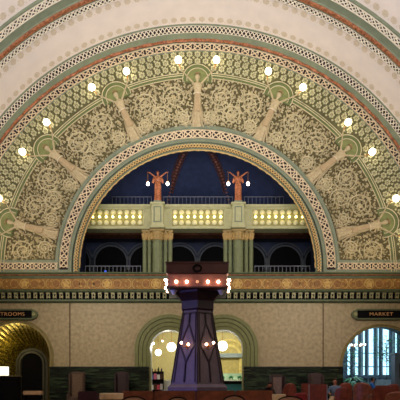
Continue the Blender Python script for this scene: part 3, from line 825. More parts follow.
def make_relief_figure():
    t = empty('relief_figure', (0,0,0))
    # head centre z 2.48, shoulders 2.2, hips 1.45, feet 0
    nodes = [(0,-.02,1.5,.15,.09),(0,-.02,1.8,.125,.085),(0,-.02,2.08,.15,.085),(0,-.02,2.24,.05,.05),(0,-.03,2.34,.075,.07),(0,-.07,2.47,.15,.13),(0,-.06,2.62,.1,.1)]
    edges = [(0,1),(1,2),(2,3),(3,4),(4,5),(5,6)]
    for s in (-1, 1):
        nodes += [(s*.17,-.02,2.16,.06),(s*.42,-.05,2.42,.045),(s*.72,-.1,2.72,.03),(s*.8,-.12,2.8,.022)]
        k = len(nodes); edges += [(2,k-4),(k-4,k-3),(k-3,k-2),(k-2,k-1)]
        hand(nodes, edges, k-1, (s*.8,-.12,2.8), (s*.5,-.1,.6), (0,1,0), .9)
    for s in (-1, 1):
        nodes += [(s*.09,-.02,1.3,.09),(s*.1,-.04,.7,.06),(s*.08,-.02,.12,.04),(s*.1,-.12,.04,.035)]
        k = len(nodes); edges += [(0,k-4),(k-4,k-3),(k-3,k-2),(k-2,k-1)]
    me = skin_mesh('body', nodes, edges, 1)
    bm = bmesh.new(); bm.from_mesh(me); head_part(bm, (0,-.07,2.47), .14, (0,-1,0)); bm.to_mesh(me); bm.free()
    link('body', me, M_FIG, t, smooth=True)
    g = draped_gown([(-.0,.21),(.12,.2),(.5,.165),(1.0,.165),(1.4,.17),(1.6,.16),(1.72,.12)], n=42, folds=7, amp=.28, sy=.6)
    obj('gown', g, M_FIG, t, smooth=True)
    g = draped_gown([(1.66,.2),(1.8,.17),(1.95,.2),(2.12,.24),(2.24,.13)], amp=.08, sy=.55); obj('bodice', g, M_FIG, t, smooth=True)
    bm = bmesh.new(); tube(bm, [(.2*math.cos(a), -.1*abs(math.sin(a))*1.1, 1.66+.02*math.sin(a)) for a in [PI*k/12 for k in range(13)]], .03, 6); obj('sash', bm, mat('sash_tan', (222,204,168), .6), t)
    bm = bmesh.new(); sphere(bm, (0,-.0,2.5), .22, 1, .8, 1.12, 12, 8); bmesh.ops.delete(bm, geom=[v for v in bm.verts if v.co.y < -.08 and v.co.z < 2.58], context='VERTS'); raw('hair', bm, mat('hair_plaster', (150,124,84), .7), t, smooth=True)
    bm = bmesh.new(); plate(bm, [[(-.12,.75),(.12,.75),(.1,1.2),(.12,1.6),(-.12,1.6),(-.1,1.2)]], -.16, -.08); obj('overskirt', bm, mat('overskirt_tan', (178,152,112), .6), t)
    # loose drapery swirls beside the gown
    bm = bmesh.new()
    for s in (-1, 1):
        tube(bm, [(s*.16,.0,1.2),(s*.22,-.02,.8),(s*.26,-.02,.45),(s*.4,-.02,.16),(s*.52,-.02,.12)], [.02,.04,.045,.04,.02], 6)
        tube(bm, [(s*.1,-.05,1.3),(s*.16,-.08,.7),(s*.22,-.05,.2),(s*.3,-.02,.0)], [.02,.04,.05,.03], 6)
    for s in (-1, 1):
        tube(bm, [(s*.2+s*.0,-.03,1.95),(s*.34,-.03,1.85),(s*.4,-.02,1.6),(s*.3,-.02,1.4)], [.03,.07,.06,.02], 6)
        tube(bm, [(s*(.5+.16*math.cos(a)*(1-a/9)), -.03, .2+.16*math.sin(a)*(1-a/9)) for a in [-1.6+k*.5 for k in range(12)]], .028, 5)
    obj('drapery', bm, M_FIG, t, smooth=True)
    # halo niche
    M = lambda u, v, h: Vector((u, .02-h, 2.4+v))
    def sect(r0, r1, y0, y1):
        b = bmesh.new(); a_, b_ = -.25, PI+.25
        plate(b, [arcpts(0, 2.4, r1, a_, b_, 36) + (arcpts(0, 2.4, r0, b_, a_, 36) if r0 else [])], y0, y1); return b
    h = obj('halo', sect(0, .74, -.04, .02), M_BAND, t)
    bm = bmesh.new()
    for rr in (.53, .73): ribbon(bm, M, [(rr*math.cos(-.25+(PI+.5)*k/36), rr*math.sin(-.25+(PI+.5)*k/36)) for k in range(37)], .02, .085)
    obj('halo_ring', bm, M_SCROLL, h)
    obj('halo_disc', sect(0, .5, -.05, -.035), mat('halo_green', (122,126,72), .6), h)
    for s in (-1, 1):
        bm = bmesh.new(); tube(bm, [(s*.82,-.13,2.82),(s*.9,-.2,3.0),(s*.93,-.26,3.06)], [.02,.03,.06], 8); sk = obj('lamp_holder', bm, M_SOCK, t)
        bm = bmesh.new(); sphere(bm, (s*.94,-.32,3.17), .165, 1,1,1, 16, 12); obj('lamp_globe', bm, E_GLOBE, t, smooth=True)
    return t
fig0 = make_relief_figure()
flab = ['plaster relief woman holding two lit globes at the top centre of the arch',
        'plaster relief woman with two lit globes, first to the right of the top centre one',
        'plaster relief woman with two lit globes, first to the left of the top centre one',
        'plaster relief woman with two lit globes, second to the right of the top centre one',
        'plaster relief woman with two lit globes, second to the left of the top centre one',
        'plaster relief woman lying almost level just above the cornice at the right edge',
        'plaster relief woman lying almost level just above the cornice at the left edge']
for i, a in enumerate(FA):
    o = fig0 if i == 0 else copy_tree(fig0)
    t = math.radians(a); o.location = (7.2*math.cos(t), -.06, BC + 7.2*math.sin(t)); o.rotation_euler = (0, -(t-PI/2), 0)
    tag(o, flab[i], 'relief figure', 'relief figures around the arch')

def make_statue():
    t = empty('bronze_statue', (0,0,0))
    nodes = [(0,0,.86,.12,.1),(0,0,1.02,.095,.08),(0,0,1.2,.13,.09),(0,0,1.3,.045,.045),(0,0,1.37,.045,.045),(0,-.01,1.45,.075,.08),(0,0,1.53,.05,.05)]
    edges = [(0,1),(1,2),(2,3),(3,4),(4,5),(5,6)]
    for s in (-1, 1):
        nodes += [(s*.13,0,1.25,.05),(s*.28,-.02,1.36,.04),(s*.42,-.03,1.47,.03)]
        k = len(nodes); edges += [(2,k-3),(k-3,k-2),(k-2,k-1)]
        hand(nodes, edges, k-1, (s*.42,-.03,1.47), (s,-.05,.05), (0,1,0), .8)
    for s in (-1, 1):
        nodes += [(s*.08,0,.7,.085),(s*.08,-.02,.4,.06),(s*.07,0,.08,.04),(s*.08,-.12,.03,.035)]
        k = len(nodes); edges += [(0,k-4),(k-4,k-3),(k-3,k-2),(k-2,k-1)]
    me = skin_mesh('body', nodes, edges, 1)
    bm = bmesh.new(); bm.from_mesh(me); head_part(bm, (0,-.01,1.45), .08, (0,-1,0)); bm.to_mesh(me); bm.free()
    link('body', me, M_BRONZE, t, smooth=True)
    obj('gown', draped_gown([(.0,.175),(.05,.17),(.4,.155),(.75,.165),(.95,.14),(1.03,.12)], amp=.2, sy=.8), M_BRONZE, t, smooth=True)
    obj('bodice', draped_gown([(.98,.14),(1.1,.16),(1.22,.19),(1.3,.09)], amp=.06, sy=.7), M_BRONZE, t, smooth=True)
    for s in (-1, 1):
        bm = bmesh.new(); tube(bm, [(s*.15,.03,1.27),(s*.2,.04,1.12),(s*.24,.05,.98),(s*.22,.05,.93)], [.05,.08,.06,.02], 8)
        obj('sleeve', bm, M_BRONZE, t, smooth=True)
    bm = bmesh.new(); sphere(bm, (0,.02,1.47), .09, 1, .9, 1.1, 12, 8); obj('hair', bm, mat('dark_bronze', (104,54,34), .4), t, smooth=True)
    for s in (-1, 1):
        bm = bmesh.new(); tube(bm, [(s*.5,-.04,1.48),(s*.5,-.04,1.02)], .009, 5); ch = obj('lantern_chain', bm, M_SOCK, t)
        bm = bmesh.new(); lathe(bm, [(.02,1.06),(.06,1.0),(.065,.98),(.03,.97)], (s*.5,-.04,0), 10); obj('lantern_cap', bm, M_SOCK, ch)
        bm = bmesh.new(); sphere(bm, (s*.5,-.04,.89), .082, 1,1,1.15, 12, 8); obj('lantern_globe', bm, E_LANT, ch, smooth=True)
    return t
st = make_statue()
for i, (X, Z) in enumerate(PED):
    o = st if i == 0 else copy_tree(st); o.location = (X, .45, Z)
    tag(o, 'copper bronze woman with raised arms holding hanging lanterns, the %s statue' % ('left','right')[i], 'statue', 'bronze statues on the beam')

# ================================================================ CENTRAL TOWER
TY = -8.8; TX = PX(197.7, TY)
t = empty('clock_tower_kiosk', (TX, TY, 0)); t.name = 'tower_kiosk'
tower = t
def TZ(py): return PZ(py, TY-.8)
h0 = .97
bt = bmesh.new(); box(bt, -h0, h0, -h0, h0, TZ(274.5), TZ(263.5), bev=.02); box(bt, -h0-.03, h0+.03, -h0-.03, h0+.03, TZ(264.5), TZ(263), bev=.01)
obj('top_box', bt, M_WOOD, t)
bm = bmesh.new(); M = lambda u, v, h: Vector((u, -h0-h, TZ(269.5)+v))
ribbon(bm, M, [(.1*math.cos(2*PI*k/16)*1.2, .1*math.sin(2*PI*k/16)) for k in range(16)], .035, .03, True); obj('round_emblem', bm, M_BLACK, t)
obj('bulb_fascia', B(-.93,.93,-.93,.93, TZ(287.5), TZ(274.8), bev=.01), M_COPPER, t)
obj('fascia_lip', B(-.97,.97,-.97,.97, TZ(289), TZ(287.3), bev=.01), M_WOOD, t)
def hexa(bm, levels, R0=0):
    rings = []
    for z, R in levels: rings.append([bm.verts.new((R*math.cos(-PI/2+PI/3*k), R*math.sin(-PI/2+PI/3*k), z)) for k in range(6)])
    for a, b in zip(rings, rings[1:]):
        for k in range(6): bm.faces.new((a[k],a[(k+1)%6],b[(k+1)%6],b[k]))
    bm.faces.new(rings[0]); bm.faces.new(rings[-1][::-1])
zt, zb_ = TZ(308), .9
bm = bmesh.new(); hexa(bm, [(zt,.57),(zt+.04,.6),(zt+.3,.6),(TZ(295),.68),(TZ(291),.82),(TZ(288.8),.84)]); obj('flared_neck', bm, M_WOODD, t)
Rt, Rb_ = .53, 1.0
def RH(z): return Rb_ + (Rt-Rb_)*(z-zb_)/(zt-zb_)
bm = bmesh.new(); hexa(bm, [(zb_+.12,RH(zb_+.12)),(zt,Rt)]); obj('tapered_shaft', bm, M_WOODT, t)
bm = bmesh.new(); hexa(bm, [(zb_-.06,Rb_+.1),(zb_+.04,Rb_+.1),(zb_+.14,Rb_+.0)]); obj('base_moulding', bm, M_WOODT, t)
bm = bmesh.new(); hexa(bm, [(0,1.3),(zb_-.12,1.3),(zb_-.1,1.36),(zb_-.06,1.36)]); obj('bar_cabinet', bm, M_WOODD, t)
def face_strip(bm, k, pts, w, th=.035):
    """strip on face k; pts (f,z), f -1..1 across the face"""
    a0_, a1_ = -PI/2+PI/3*k, -PI/2+PI/3*(k+1)
    def P(f_, z, h):
        R = RH(z); A = Vector((R*math.cos(a0_), R*math.sin(a0_), z)); Bv = Vector((R*math.cos(a1_), R*math.sin(a1_), z))
        n_ = Vector((math.cos((a0_+a1_)/2), math.sin((a0_+a1_)/2), .15)).normalized()
        return A.lerp(Bv, (f_+1)/2) + n_*h
    for (f0, z0_), (f1, z1_) in zip(pts, pts[1:]):
        ww = w/ (RH((z0_+z1_)/2)/2)
        if abs(z1_-z0_) > .05 : off = ((ww,0),(-ww,0))
        else: off = ((0,w),(0,-w))
        vs = []
        for h in (0, th):
            vs.append([bm.verts.new(P(f0+off[0][0], z0_+off[0][1], h)), bm.verts.new(P(f0+off[1][0], z0_+off[1][1], h)), bm.verts.new(P(f1+off[1][0], z1_+off[1][1], h)), bm.verts.new(P(f1+off[0][0], z1_+off[0][1], h))])
        bm.faces.new(vs[1])
        for q in range(4): bm.faces.new((vs[0][q], vs[0][(q+1)%4], vs[1][(q+1)%4], vs[1][q]))
zA, zM, zC = TZ(322), TZ(344), TZ(362)
for k in range(6):
    bm = bmesh.new()
    for s in (-1, 1):
        face_strip(bm, k, [(0,zt-.1),(0,zA),(s*.72,zM),(0,zC),(0,zb_+.2)], .022)
    face_strip(bm, k, [(-.82,zb_+.2),(-.8,zt-.1)], .012); face_strip(bm, k, [(.82,zb_+.2),(.8,zt-.1)], .012)
    face_strip(bm, k, [(-.85,zt-.1),(.85,zt-.1)], .02)
    obj('shaded_tracery', bm, M_WOODD, t)  # raised strips coloured dark to stand for the shadow lines along them
bm = bmesh.new()
for k in range(6):
    a = -PI/2+PI/3*k; tube(bm, [(RH(z)*math.cos(a), RH(z)*math.sin(a), z) for z in (zb_+.1, zt)], .022, 6)
obj('corner_beads', bm, M_WOODD, t)
bz = TZ(283)
def tower_bulb(x, y, z, m, nx, ny):
    bm = bmesh.new(); sphere(bm, (x+nx*.08, y+ny*.08, z), .048, u=12, v=8); tube(bm, [(x,y,z),(x+nx*.04,y+ny*.04,z)], .03, 8); obj('bulb', bm, m, t, smooth=True)
for px in (176.5, 187, 197.5, 208, 218.5):
    x = (px-197.5)/32; tower_bulb(x, -.93, bz, E_DIM if px == 197.5 else E_BULBP, 0, -1)
for s in (-1, 1):
    for y, dz in ((-.75,.1),(-.6,-.12),(-.15,.1),(.2,-.08),(.55,.08)): tower_bulb(s*.93, y, bz+dz, E_BULBP, s, 0)
for s_x in (-1, 1):
    bm = bmesh.new(); lathe(bm, [(.03,.0),(.05,.02),(.13,.16),(.12,.18)], (s_x*.76, -.55, TZ(293.5)), 10); obj('downlight_shade', bm, M_WHITE, t)
tag(t, 'tall tapering wooden tower with a boxy bulb-lit top in the middle of the hall', 'tower')
# sconces on the two front faces
def sconce(px0, py0, px1, py1, label, side):
    k = 5 if side < 0 else 0
    zc = TZ(345.5); R = RH(zc); a = -PI/2 + side*PI/6; ap_ = R*math.cos(PI/6)
    n_ = Vector((math.cos(a), math.sin(a), 0)); base = Vector((TX, TY, zc)) + n_*(ap_+.03)
    t = empty('wall_sconce', base)
    bm = bmesh.new(); sphere(bm, (0,0,0), .05, u=10, v=6); tube(bm, [(0,0,-.1),(0,0,.1)], .02, 6); obj('back_plate', bm, M_SOCK, t)
    tv = Vector((-n_.y, n_.x, 0))
    if tv.x < 0: tv = -tv
    for s in (-1, 1):
        up = .1 if s == side else .04; e = tv*s*.13 + n_*.12 + Vector((0,0,up))
        bm = bmesh.new(); tube(bm, [(0,0,0), tuple(n_*.08 + tv*s*.05 + Vector((0,0,-.03))), tuple(e - Vector((0,0,.05)))], .014, 6); ar = obj('arm', bm, M_SOCK, t)
        bm = bmesh.new(); sphere(bm, e, .042, u=12, v=8); obj('bulb', bm, E_BULBP, t, smooth=True)
    tag(t, label, 'wall light', 'sconces on the tower')
sconce(0,0,0,0, 'brass two-bulb sconce on the purple lit left face of the tower', -1)
sconce(0,0,0,0, 'brass two-bulb sconce on the brown right face of the tower', 1)

# ================================================================ ROOM BEHIND THE TWIN ARCHES
def shell(n0, x0, x1, y0, y1, h, mw, mc):
    struct(obj('wall_%s_back' % n0, B(x0, x1, y1, y1+.2, 0, h), mw)); struct(obj('wall_%s_left' % n0, B(x0-.2, x0, y0, y1, 0, h), mw))
    struct(obj('wall_%s_right' % n0, B(x1, x1+.2, y0, y1, 0, h), mw)); struct(obj('ceiling_%s' % n0, B(x0-.2, x1+.2, y0, y1+.2, h, h+.1), mc))
shell('shop', -4.2, 4.2, .6, 6.5, 4.35, M_SHOP, M_WHITE)
YS = 6.45
# yellow arched mural on the back wall, seen through the right arch
bm = bmesh.new(); cx = PX(229, YS); cz = PZ(357, YS)
plate(bm, [archloop(cx, cz, 1.05, .2, 30)], YS-.06, YS+.05)
mw_ = obj('trim_14', bm, M_SHOPY); struct(mw_, 'yellow arched bay at the back of the shop')
bm = bmesh.new(); archring(bm, cx, cz, .62, .78, .9, YS-.2, YS-.06, 26); archring(bm, cx, cz, 1.02, 1.12, .9, YS-.16, YS-.06, 26)
for k in range(9):
    a = PI*(k+.5)/9; sphere(bm, (cx+.9*math.cos(a), YS-.08, cz+.9*math.sin(a)), .05, u=8, v=6)
obj('arch_moulding', bm, mat('pale_yellow', (232,214,132), .6), mw_)
obj('cross_beam', B(cx-1.4, cx+1.4, YS-.4, YS-.2, PZ(357.5,YS-.3), PZ(353.5,YS-.3)), M_BLUEG, mw_)
t = empty('shop_counter', (PX(231,4.6), 4.6, 0))
obj('cabinet', B(-.95,1.0,-.3,.3,0,1.12), mat('teal_panel', (40,100,110), .4), t); obj('worktop', B(-1.0,1.05,-.36,.36,1.3,1.36, bev=.01), M_WHITE, t)
obj('upstand', B(-1.0,1.0,.1,.2,1.36,1.76), mat('pale_green_glass', (176,206,176), .3), t); obj('dark_band', B(-.98,1.02,-.33,.33,1.12,1.3), M_BLACK, t)
tag(t, 'white topped counter with teal front seen through the right green arch', 'counter')
for q, (dx, sz) in enumerate(((-.5,.09),(-.0,.11),(.5,.08))):
    bm = bmesh.new()
    for k in range(12): a = k*2.4; leaf(bm, lambda u, v, h: Vector((u, -h, v)), 0, .12, a, .16, .07, .03)
    t = empty('small_plant', (PX(231,4.4)+dx, 4.36, 1.362)); obj('leaves', bm, M_LEAF, t); bm = bmesh.new(); lathe(bm, [(.04,0),(.055,.1)], n=10); obj('pot', bm, M_WHITE, t)
    tag(t, 'small green potted plant on the white counter, %s of three' % ('leftmost','middle','rightmost')[q], 'plant', 'plants on the shop counter')
# pendant globes
for px, py, r, Y, lab in ((171.5,347,4.6,2.2,'large lit white globe pendant just left of the tower'), (158.3,352.5,3.2,3.2,'small lit white globe pendant, lowest in the left green arch'),
                     (153,343.5,1.5,4.5,'tiny lit globe pendant by the left jamb of the left green arch'), (162.5,341,1.0,5.0,'tiny distant lit globe pendant between the bigger globes in the left arch'), (222.5,346,5.0,2.2,'large lit white globe pendant just right of the tower')):
    s = sc(Y); t = empty('pendant_lamp', (PX(px,Y), Y, PZ(py,Y)))
    bm = bmesh.new(); sphere(bm, (0,0,0), r/s, u=18, v=12); obj('globe', bm, E_WHITE, t, smooth=True)
    bm = bmesh.new(); tube(bm, [(0,0,r/s),(0,0,4.35-PZ(py,Y))], .012, 5); tube(bm, [(0,0,r/s-.02),(0,0,r/s+.06)], .05, 8); obj('cord', bm, M_SOCK, t)
    tag(t, lab, 'pendant lamp', 'globe pendants in the shop')
struct(obj('trim_17', B(PX(149.5,.9), PX(152,.9), .75, .95, 0, 4.2), M_WHITE), 'white door post inside the left green arch')
# shelf with goods
Ysh = 2.6; t = empty('display_shelf', (PX(157,Ysh), Ysh, 0)); ssh = sc(Ysh)
hw = 6.3/ssh; lv = [0, .45, .95, PZ(379.5,Ysh), PZ(371.5,Ysh)]
lv[2] = .8
for z in lv[1:]: obj('shelf', B(-hw, hw, -.18, .18, z-.03, z), M_BLACK, t)
for s in (-1, 1): obj('side_panel', B(s*hw-.015, s*hw+.015, -.18, .18, 0, lv[4]), M_BLACK, t)
obj('back_panel', B(-hw, hw, .16, .18, 0, lv[4]), mat('dark_blue_back', (34,38,52), .6), t)
tag(t, 'dark display shelf of small goods inside the left green arch', 'shelf')
gc = [(226,92,120),(232,232,236),(70,110,190),(220,120,150),(240,240,240),(90,60,50)]
hpos = ['far left','left of the middle','right of the middle','far right']
SX = PX(157, Ysh)
for li, (z, lvl) in enumerate(((lv[4],'top'),(lv[3],'second'),(lv[2],'third'))):
    for k in range(4):
        x = SX - hw + hw*(2*k+1)/4; Ysh = 2.5
        if li == 0:
            bm = bmesh.new(); hh = (.22,.16,.26,.2)[k]; lathe(bm, [(.045,0),(.05,.02),(.05,hh*.6),(.018,hh*.75),(.018,hh)], n=10)
            o = obj('bottle', bm, mat('bottle_%d' % k, [(40,36,30),(150,90,40),(40,60,40),(60,40,70)][k], .3), loc=(x, Ysh, z))
            tag(o, '%s bottle on the top of the dark display shelf, %s' % (['black','amber','green','purple'][k], hpos[k]), 'bottle', 'bottles on the shop shelf')
        else:
            bm = B(-.075,.075,-.05,.05,0,.27+.05*(k % 2), bev=.012); bmx = bm
            o = obj('gift_box', bm, mat('goods_%d' % ((k+li*2) % 6), gc[(k+li*2) % 6], .5), loc=(x, Ysh, z))
            tag(o, '%s packet on the %s level of the display shelf, %s' % (['pink','white','blue','rose','bright white','brown'][(k+li*2) % 6], lvl, hpos[k]), 'packet', 'packets on the shop shelf')
t = empty('white_cabinet', (PX(168,3.2), 3.2, 0)); obj('body', B(-.22,.25,-.2,.2,0,1.35,bev=.01), M_WHITE, t); obj('door', B(-.2,.23,-.22,-.2,.05,1.3), M_WHITE, t)
bm = bmesh.new(); sphere(bm, (.16,-.24,.8), .03); obj('handle', bm, M_BLACK, t.children[1])
tag(t, 'white cabinet right of the dark display shelf in the left arch', 'cabinet')

# ================================================================ MARKET ROOM
YMW = 8.0; sm = sc(YMW); MX0, MX1 = 5.4, 13.2
bm = bmesh.new(); archring(bm, XM, ZM, RM-.02, RM+.05, 1.95, -.05, 0, 44); archring(bm, XM, ZM, RM+.07, RM+.13, 1.95, -.08, 0, 44)
mk = obj('trim_15', bm, mat('olive_rim', (128,112,62), .5)); struct(mk, 'thin olive rim of the market arch')
bm = bmesh.new(); archring(bm, XM, ZM, RM-.02, RM+.0, 0, .0, .62, 44); obj('reveal', bm, mat('blue_green_reveal', (70,96,96), .5), mk)
wins = [(347.5,351.5),(355,359.5),(363,366.2),(368.5,375),(377.6,380.3),(382.5,390.5),(395,398.5),(401,407)]
holes = []; z0w, z1w = PZ(375.5, YMW), 5.3
for a, b in wins:
    x0, x1 = PX(a, YMW), PX(b, YMW); holes.append([(x0,z0w),(x0,z1w),(x1,z1w),(x1,z0w)])
bm = bmesh.new(); xs = [MX0] + [x for a, b in wins for x in (PX(a, YMW), PX(b, YMW))] + [MX1]
box(bm, MX0, MX1, YMW, YMW+.35, 0, z0w); box(bm, MX0, MX1, YMW, YMW+.35, z1w, 6)
for q in range(0, len(xs), 2): box(bm, xs[q], xs[q+1], YMW, YMW+.35, z0w, z1w)
struct(obj('wall_market_back', bm, M_MKTW), 'window wall of the market room')
struct(obj('wall_market_left', B(MX0-.2, MX0, .6, YMW, 0, 6), M_MKTW)); struct(obj('wall_market_right', B(MX1, MX1+.2, .6, YMW, 0, 6), M_MKTW))
struct(obj('ceiling_market', B(MX0-.2, MX1+.2, .6, YMW+.35, 6, 6.1), M_WHITE))
for i, (a, b) in enumerate(wins):
    x0, x1 = PX(a, YMW), PX(b, YMW); w = x1-x0
    bm = bmesh.new(); box(bm, x0, x0+.03, YMW+.1, YMW+.16, z0w, z1w); box(bm, x1-.03, x1, YMW+.1, YMW+.16, z0w, z1w); box(bm, x0, x1, YMW+.1, YMW+.16, PZ(353.5,YMW), PZ(352.7,YMW)); box(bm, x0, x1, YMW+.1, YMW+.16, PZ(367,YMW), PZ(366.2,YMW)); box(bm, x0, x1, YMW+.1, YMW+.16, z0w, z0w+.04)
    wo = obj('window_%d' % (i+1), bm, mat('window_frame', (60,80,96), .5)); struct(wo, 'tall daylit window of the market room')
    obj('pane', B(x0+.01, x1-.01, YMW+.12, YMW+.13, z0w, z1w), M_GLASS, wo)
    if i < len(wins)-1:
        xa = x1 + .02; xb = PX(wins[i+1][0], YMW) - .02
        if xb-xa > .08:
            bm = bmesh.new(); rr = min(.12, (xb-xa)/2*.8); lathe(bm, [(rr*1.3,0),(rr*1.3,.15),(rr,.2),(rr,4.9),(rr*1.4,5.2),(rr*1.4,6-.9)], ((xa+xb)/2, YMW-.16, .9), 14); box(bm, (xa+xb)/2-rr*1.5, (xa+xb)/2+rr*1.5, YMW-.32, YMW, 0, .9)
            obj('engaged_column', bm, mat('column_blue_grey', (150,168,182), .5), wo)
# ledge
struct(obj('trim_16', B(MX0, MX1, YMW-.35, YMW, z0w-.18, z0w-.02), M_MKTW), 'window ledge')
# market furniture
def plant(X, Y, z0_, h, spread, nl, seed, label, name='indoor_tree', pot=.22, droop=.3, ls=.28, zlow=.5):
    t = empty(name, (X, Y, z0_)); r = random.Random(seed)
    bm = bmesh.new(); lathe(bm, [(pot*.7,0),(pot,.4),(pot*1.05,.42),(pot*.9,.43)], n=16); obj('pot', bm, mat('grey_pot', (80,84,90), .5), t)
    bm = bmesh.new(); tube(bm, [(0,0,.4),(.03,0,h*.5),(0,0,h*.95)], [.04,.03,.012], 6)
    lf = bmesh.new()
    for k in range(nl):
        z = h*(zlow+(1-zlow)*r.random()); a = r.uniform(0, 2*PI); L_ = spread*r.uniform(.4, 1)
        e = Vector((L_*math.cos(a), L_*math.sin(a), z + L_*.3)); 
        if k % 3 == 0: tube(bm, [(0,0,z*.92), tuple(e*1.0)], [.012,.005], 4)
        u_ = Vector((math.cos(a), math.sin(a), -droop)).normalized(); s_v = Vector((-math.sin(a), math.cos(a), 0)); n_v = u_.cross(s_v)
        leaf(lf, lambda u, v, hh, e=e, u_=u_, s_v=s_v, n_v=n_v: e + u_*u + s_v*v + n_v*hh, 0, 0, 0, ls*r.uniform(.7,1.2), ls*.45, .02)
    obj('trunk', bm, mat('bark', (70,60,44), .8), t); obj('foliage', lf, M_LEAF, t)
    tag(t, label, 'plant'); return t
plant(PX(386.5,5.4), 5.4, 0, 3.9, .8, 120, 3, 'tall indoor tree with green leaves before the middle market windows', zlow=.6)
plant(PX(350.5,5.2), 5.2, 0, 3.4, .7, 110, 5, 'tall leafy indoor tree at the left side of the market arch', zlow=.45)
plant(PX(352,2.2), 2.2, 0, 1.4, .55, 70, 8, 'bushy dark green potted palm low in the left corner of the market arch', 'potted_palm', droop=.5, ls=.42, zlow=.55)
t = empty('stone_pillar', (PX(398.6,2.4), 2.4, 0)); obj('shaft', B(-.3,.5,-.3,.3,0,PZ(354,2.1),bev=.01), mat('grey_pillar', (84,88,96), .5), t); obj('cap', B(-.34,.54,-.34,.34,PZ(354,2.1),PZ(352.6,2.1)), mat('grey_pillar_cap', (104,108,116), .5), t)
o = obj('panel', B(-.06,.3,-.34,-.3,PZ(378,2.1),PZ(363,2.1)), M_BLACK, t)
bm = bmesh.new(); M = lambda u, v, h: Vector((.1+u, -.34-h, PZ(370,2.1)+v)); disc(bm, M, 0, 0, .09, 0, .02, 16); obj('dial', bm, M_WHITE, o)
tag(t, 'grey square pillar with a black panel and pale disc at the right edge', 'pillar')
t = empty('sofa', (PX(386,4.6), 4.6, 0)); mm = mat('pale_blue_sofa', (150,170,186), .8)
obj('seat', B(-.75,.75,-.4,.4,.2,.5,bev=.05), mm, t); obj('backrest', B(-.75,.75,-.5,-.3,.3,1.38,bev=.06), mm, t)
for s in (-1, 1): obj('armrest', B(s*.82-.09,s*.82+.09,-.42,.4,.1,.75,bev=.04), mm, t)
for s in (-1, 1):
    for w in (-1, 1): obj('leg', B(s*.7-.03,s*.7+.03,w*.32-.03,w*.32+.03,0,.2), M_BLACK, t)
tag(t, 'pale blue grey sofa below the market windows, seen from behind', 'sofa')
t = empty('round_table', (PX(358,4.3), 4.3, 0)); bm = bmesh.new(); lathe(bm, [(.5,1.0),(.52,1.02),(.52,1.06),(.5,1.07)], n=24); obj('tabletop', bm, mat('daylight_blue_top', (120,180,235), .25), t)  # blue of the daylight is put into the top's colour
bm = bmesh.new(); lathe(bm, [(.3,0),(.3,.03),(.04,.06),(.04,1.0)], n=14); obj('pedestal', bm, M_RAIL, t); tag(t, 'round high table with daylight blue put into its top, beside the blue clad person in the market room', 'table')
t = empty('chandelier', (PX(358,4.0), 4.0, PZ(346,4.0)))
bm = bmesh.new(); tube(bm, [(.4*math.cos(2*PI*k/20), .4*math.sin(2*PI*k/20), 0) for k in range(21)], .02, 5); tube(bm, [(0,0,0),(0,0,6-PZ(346,4.0))], .015, 5)
for k in range(4): tube(bm, [(0,0,.3),(.4*math.cos(PI*k/2), .4*math.sin(PI*k/2), 0)], .01, 4)
obj('frame', bm, M_SOCK, t)
for k in range(8):
    a = 2*PI*k/8+.2; bm = bmesh.new(); sphere(bm, (.4*math.cos(a), .4*math.sin(a), .06), .055, u=10, v=6); obj('bulb', bm, E_WHITE, t, smooth=True)
tag(t, 'ring chandelier with lit white bulbs inside the market arch', 'chandelier')

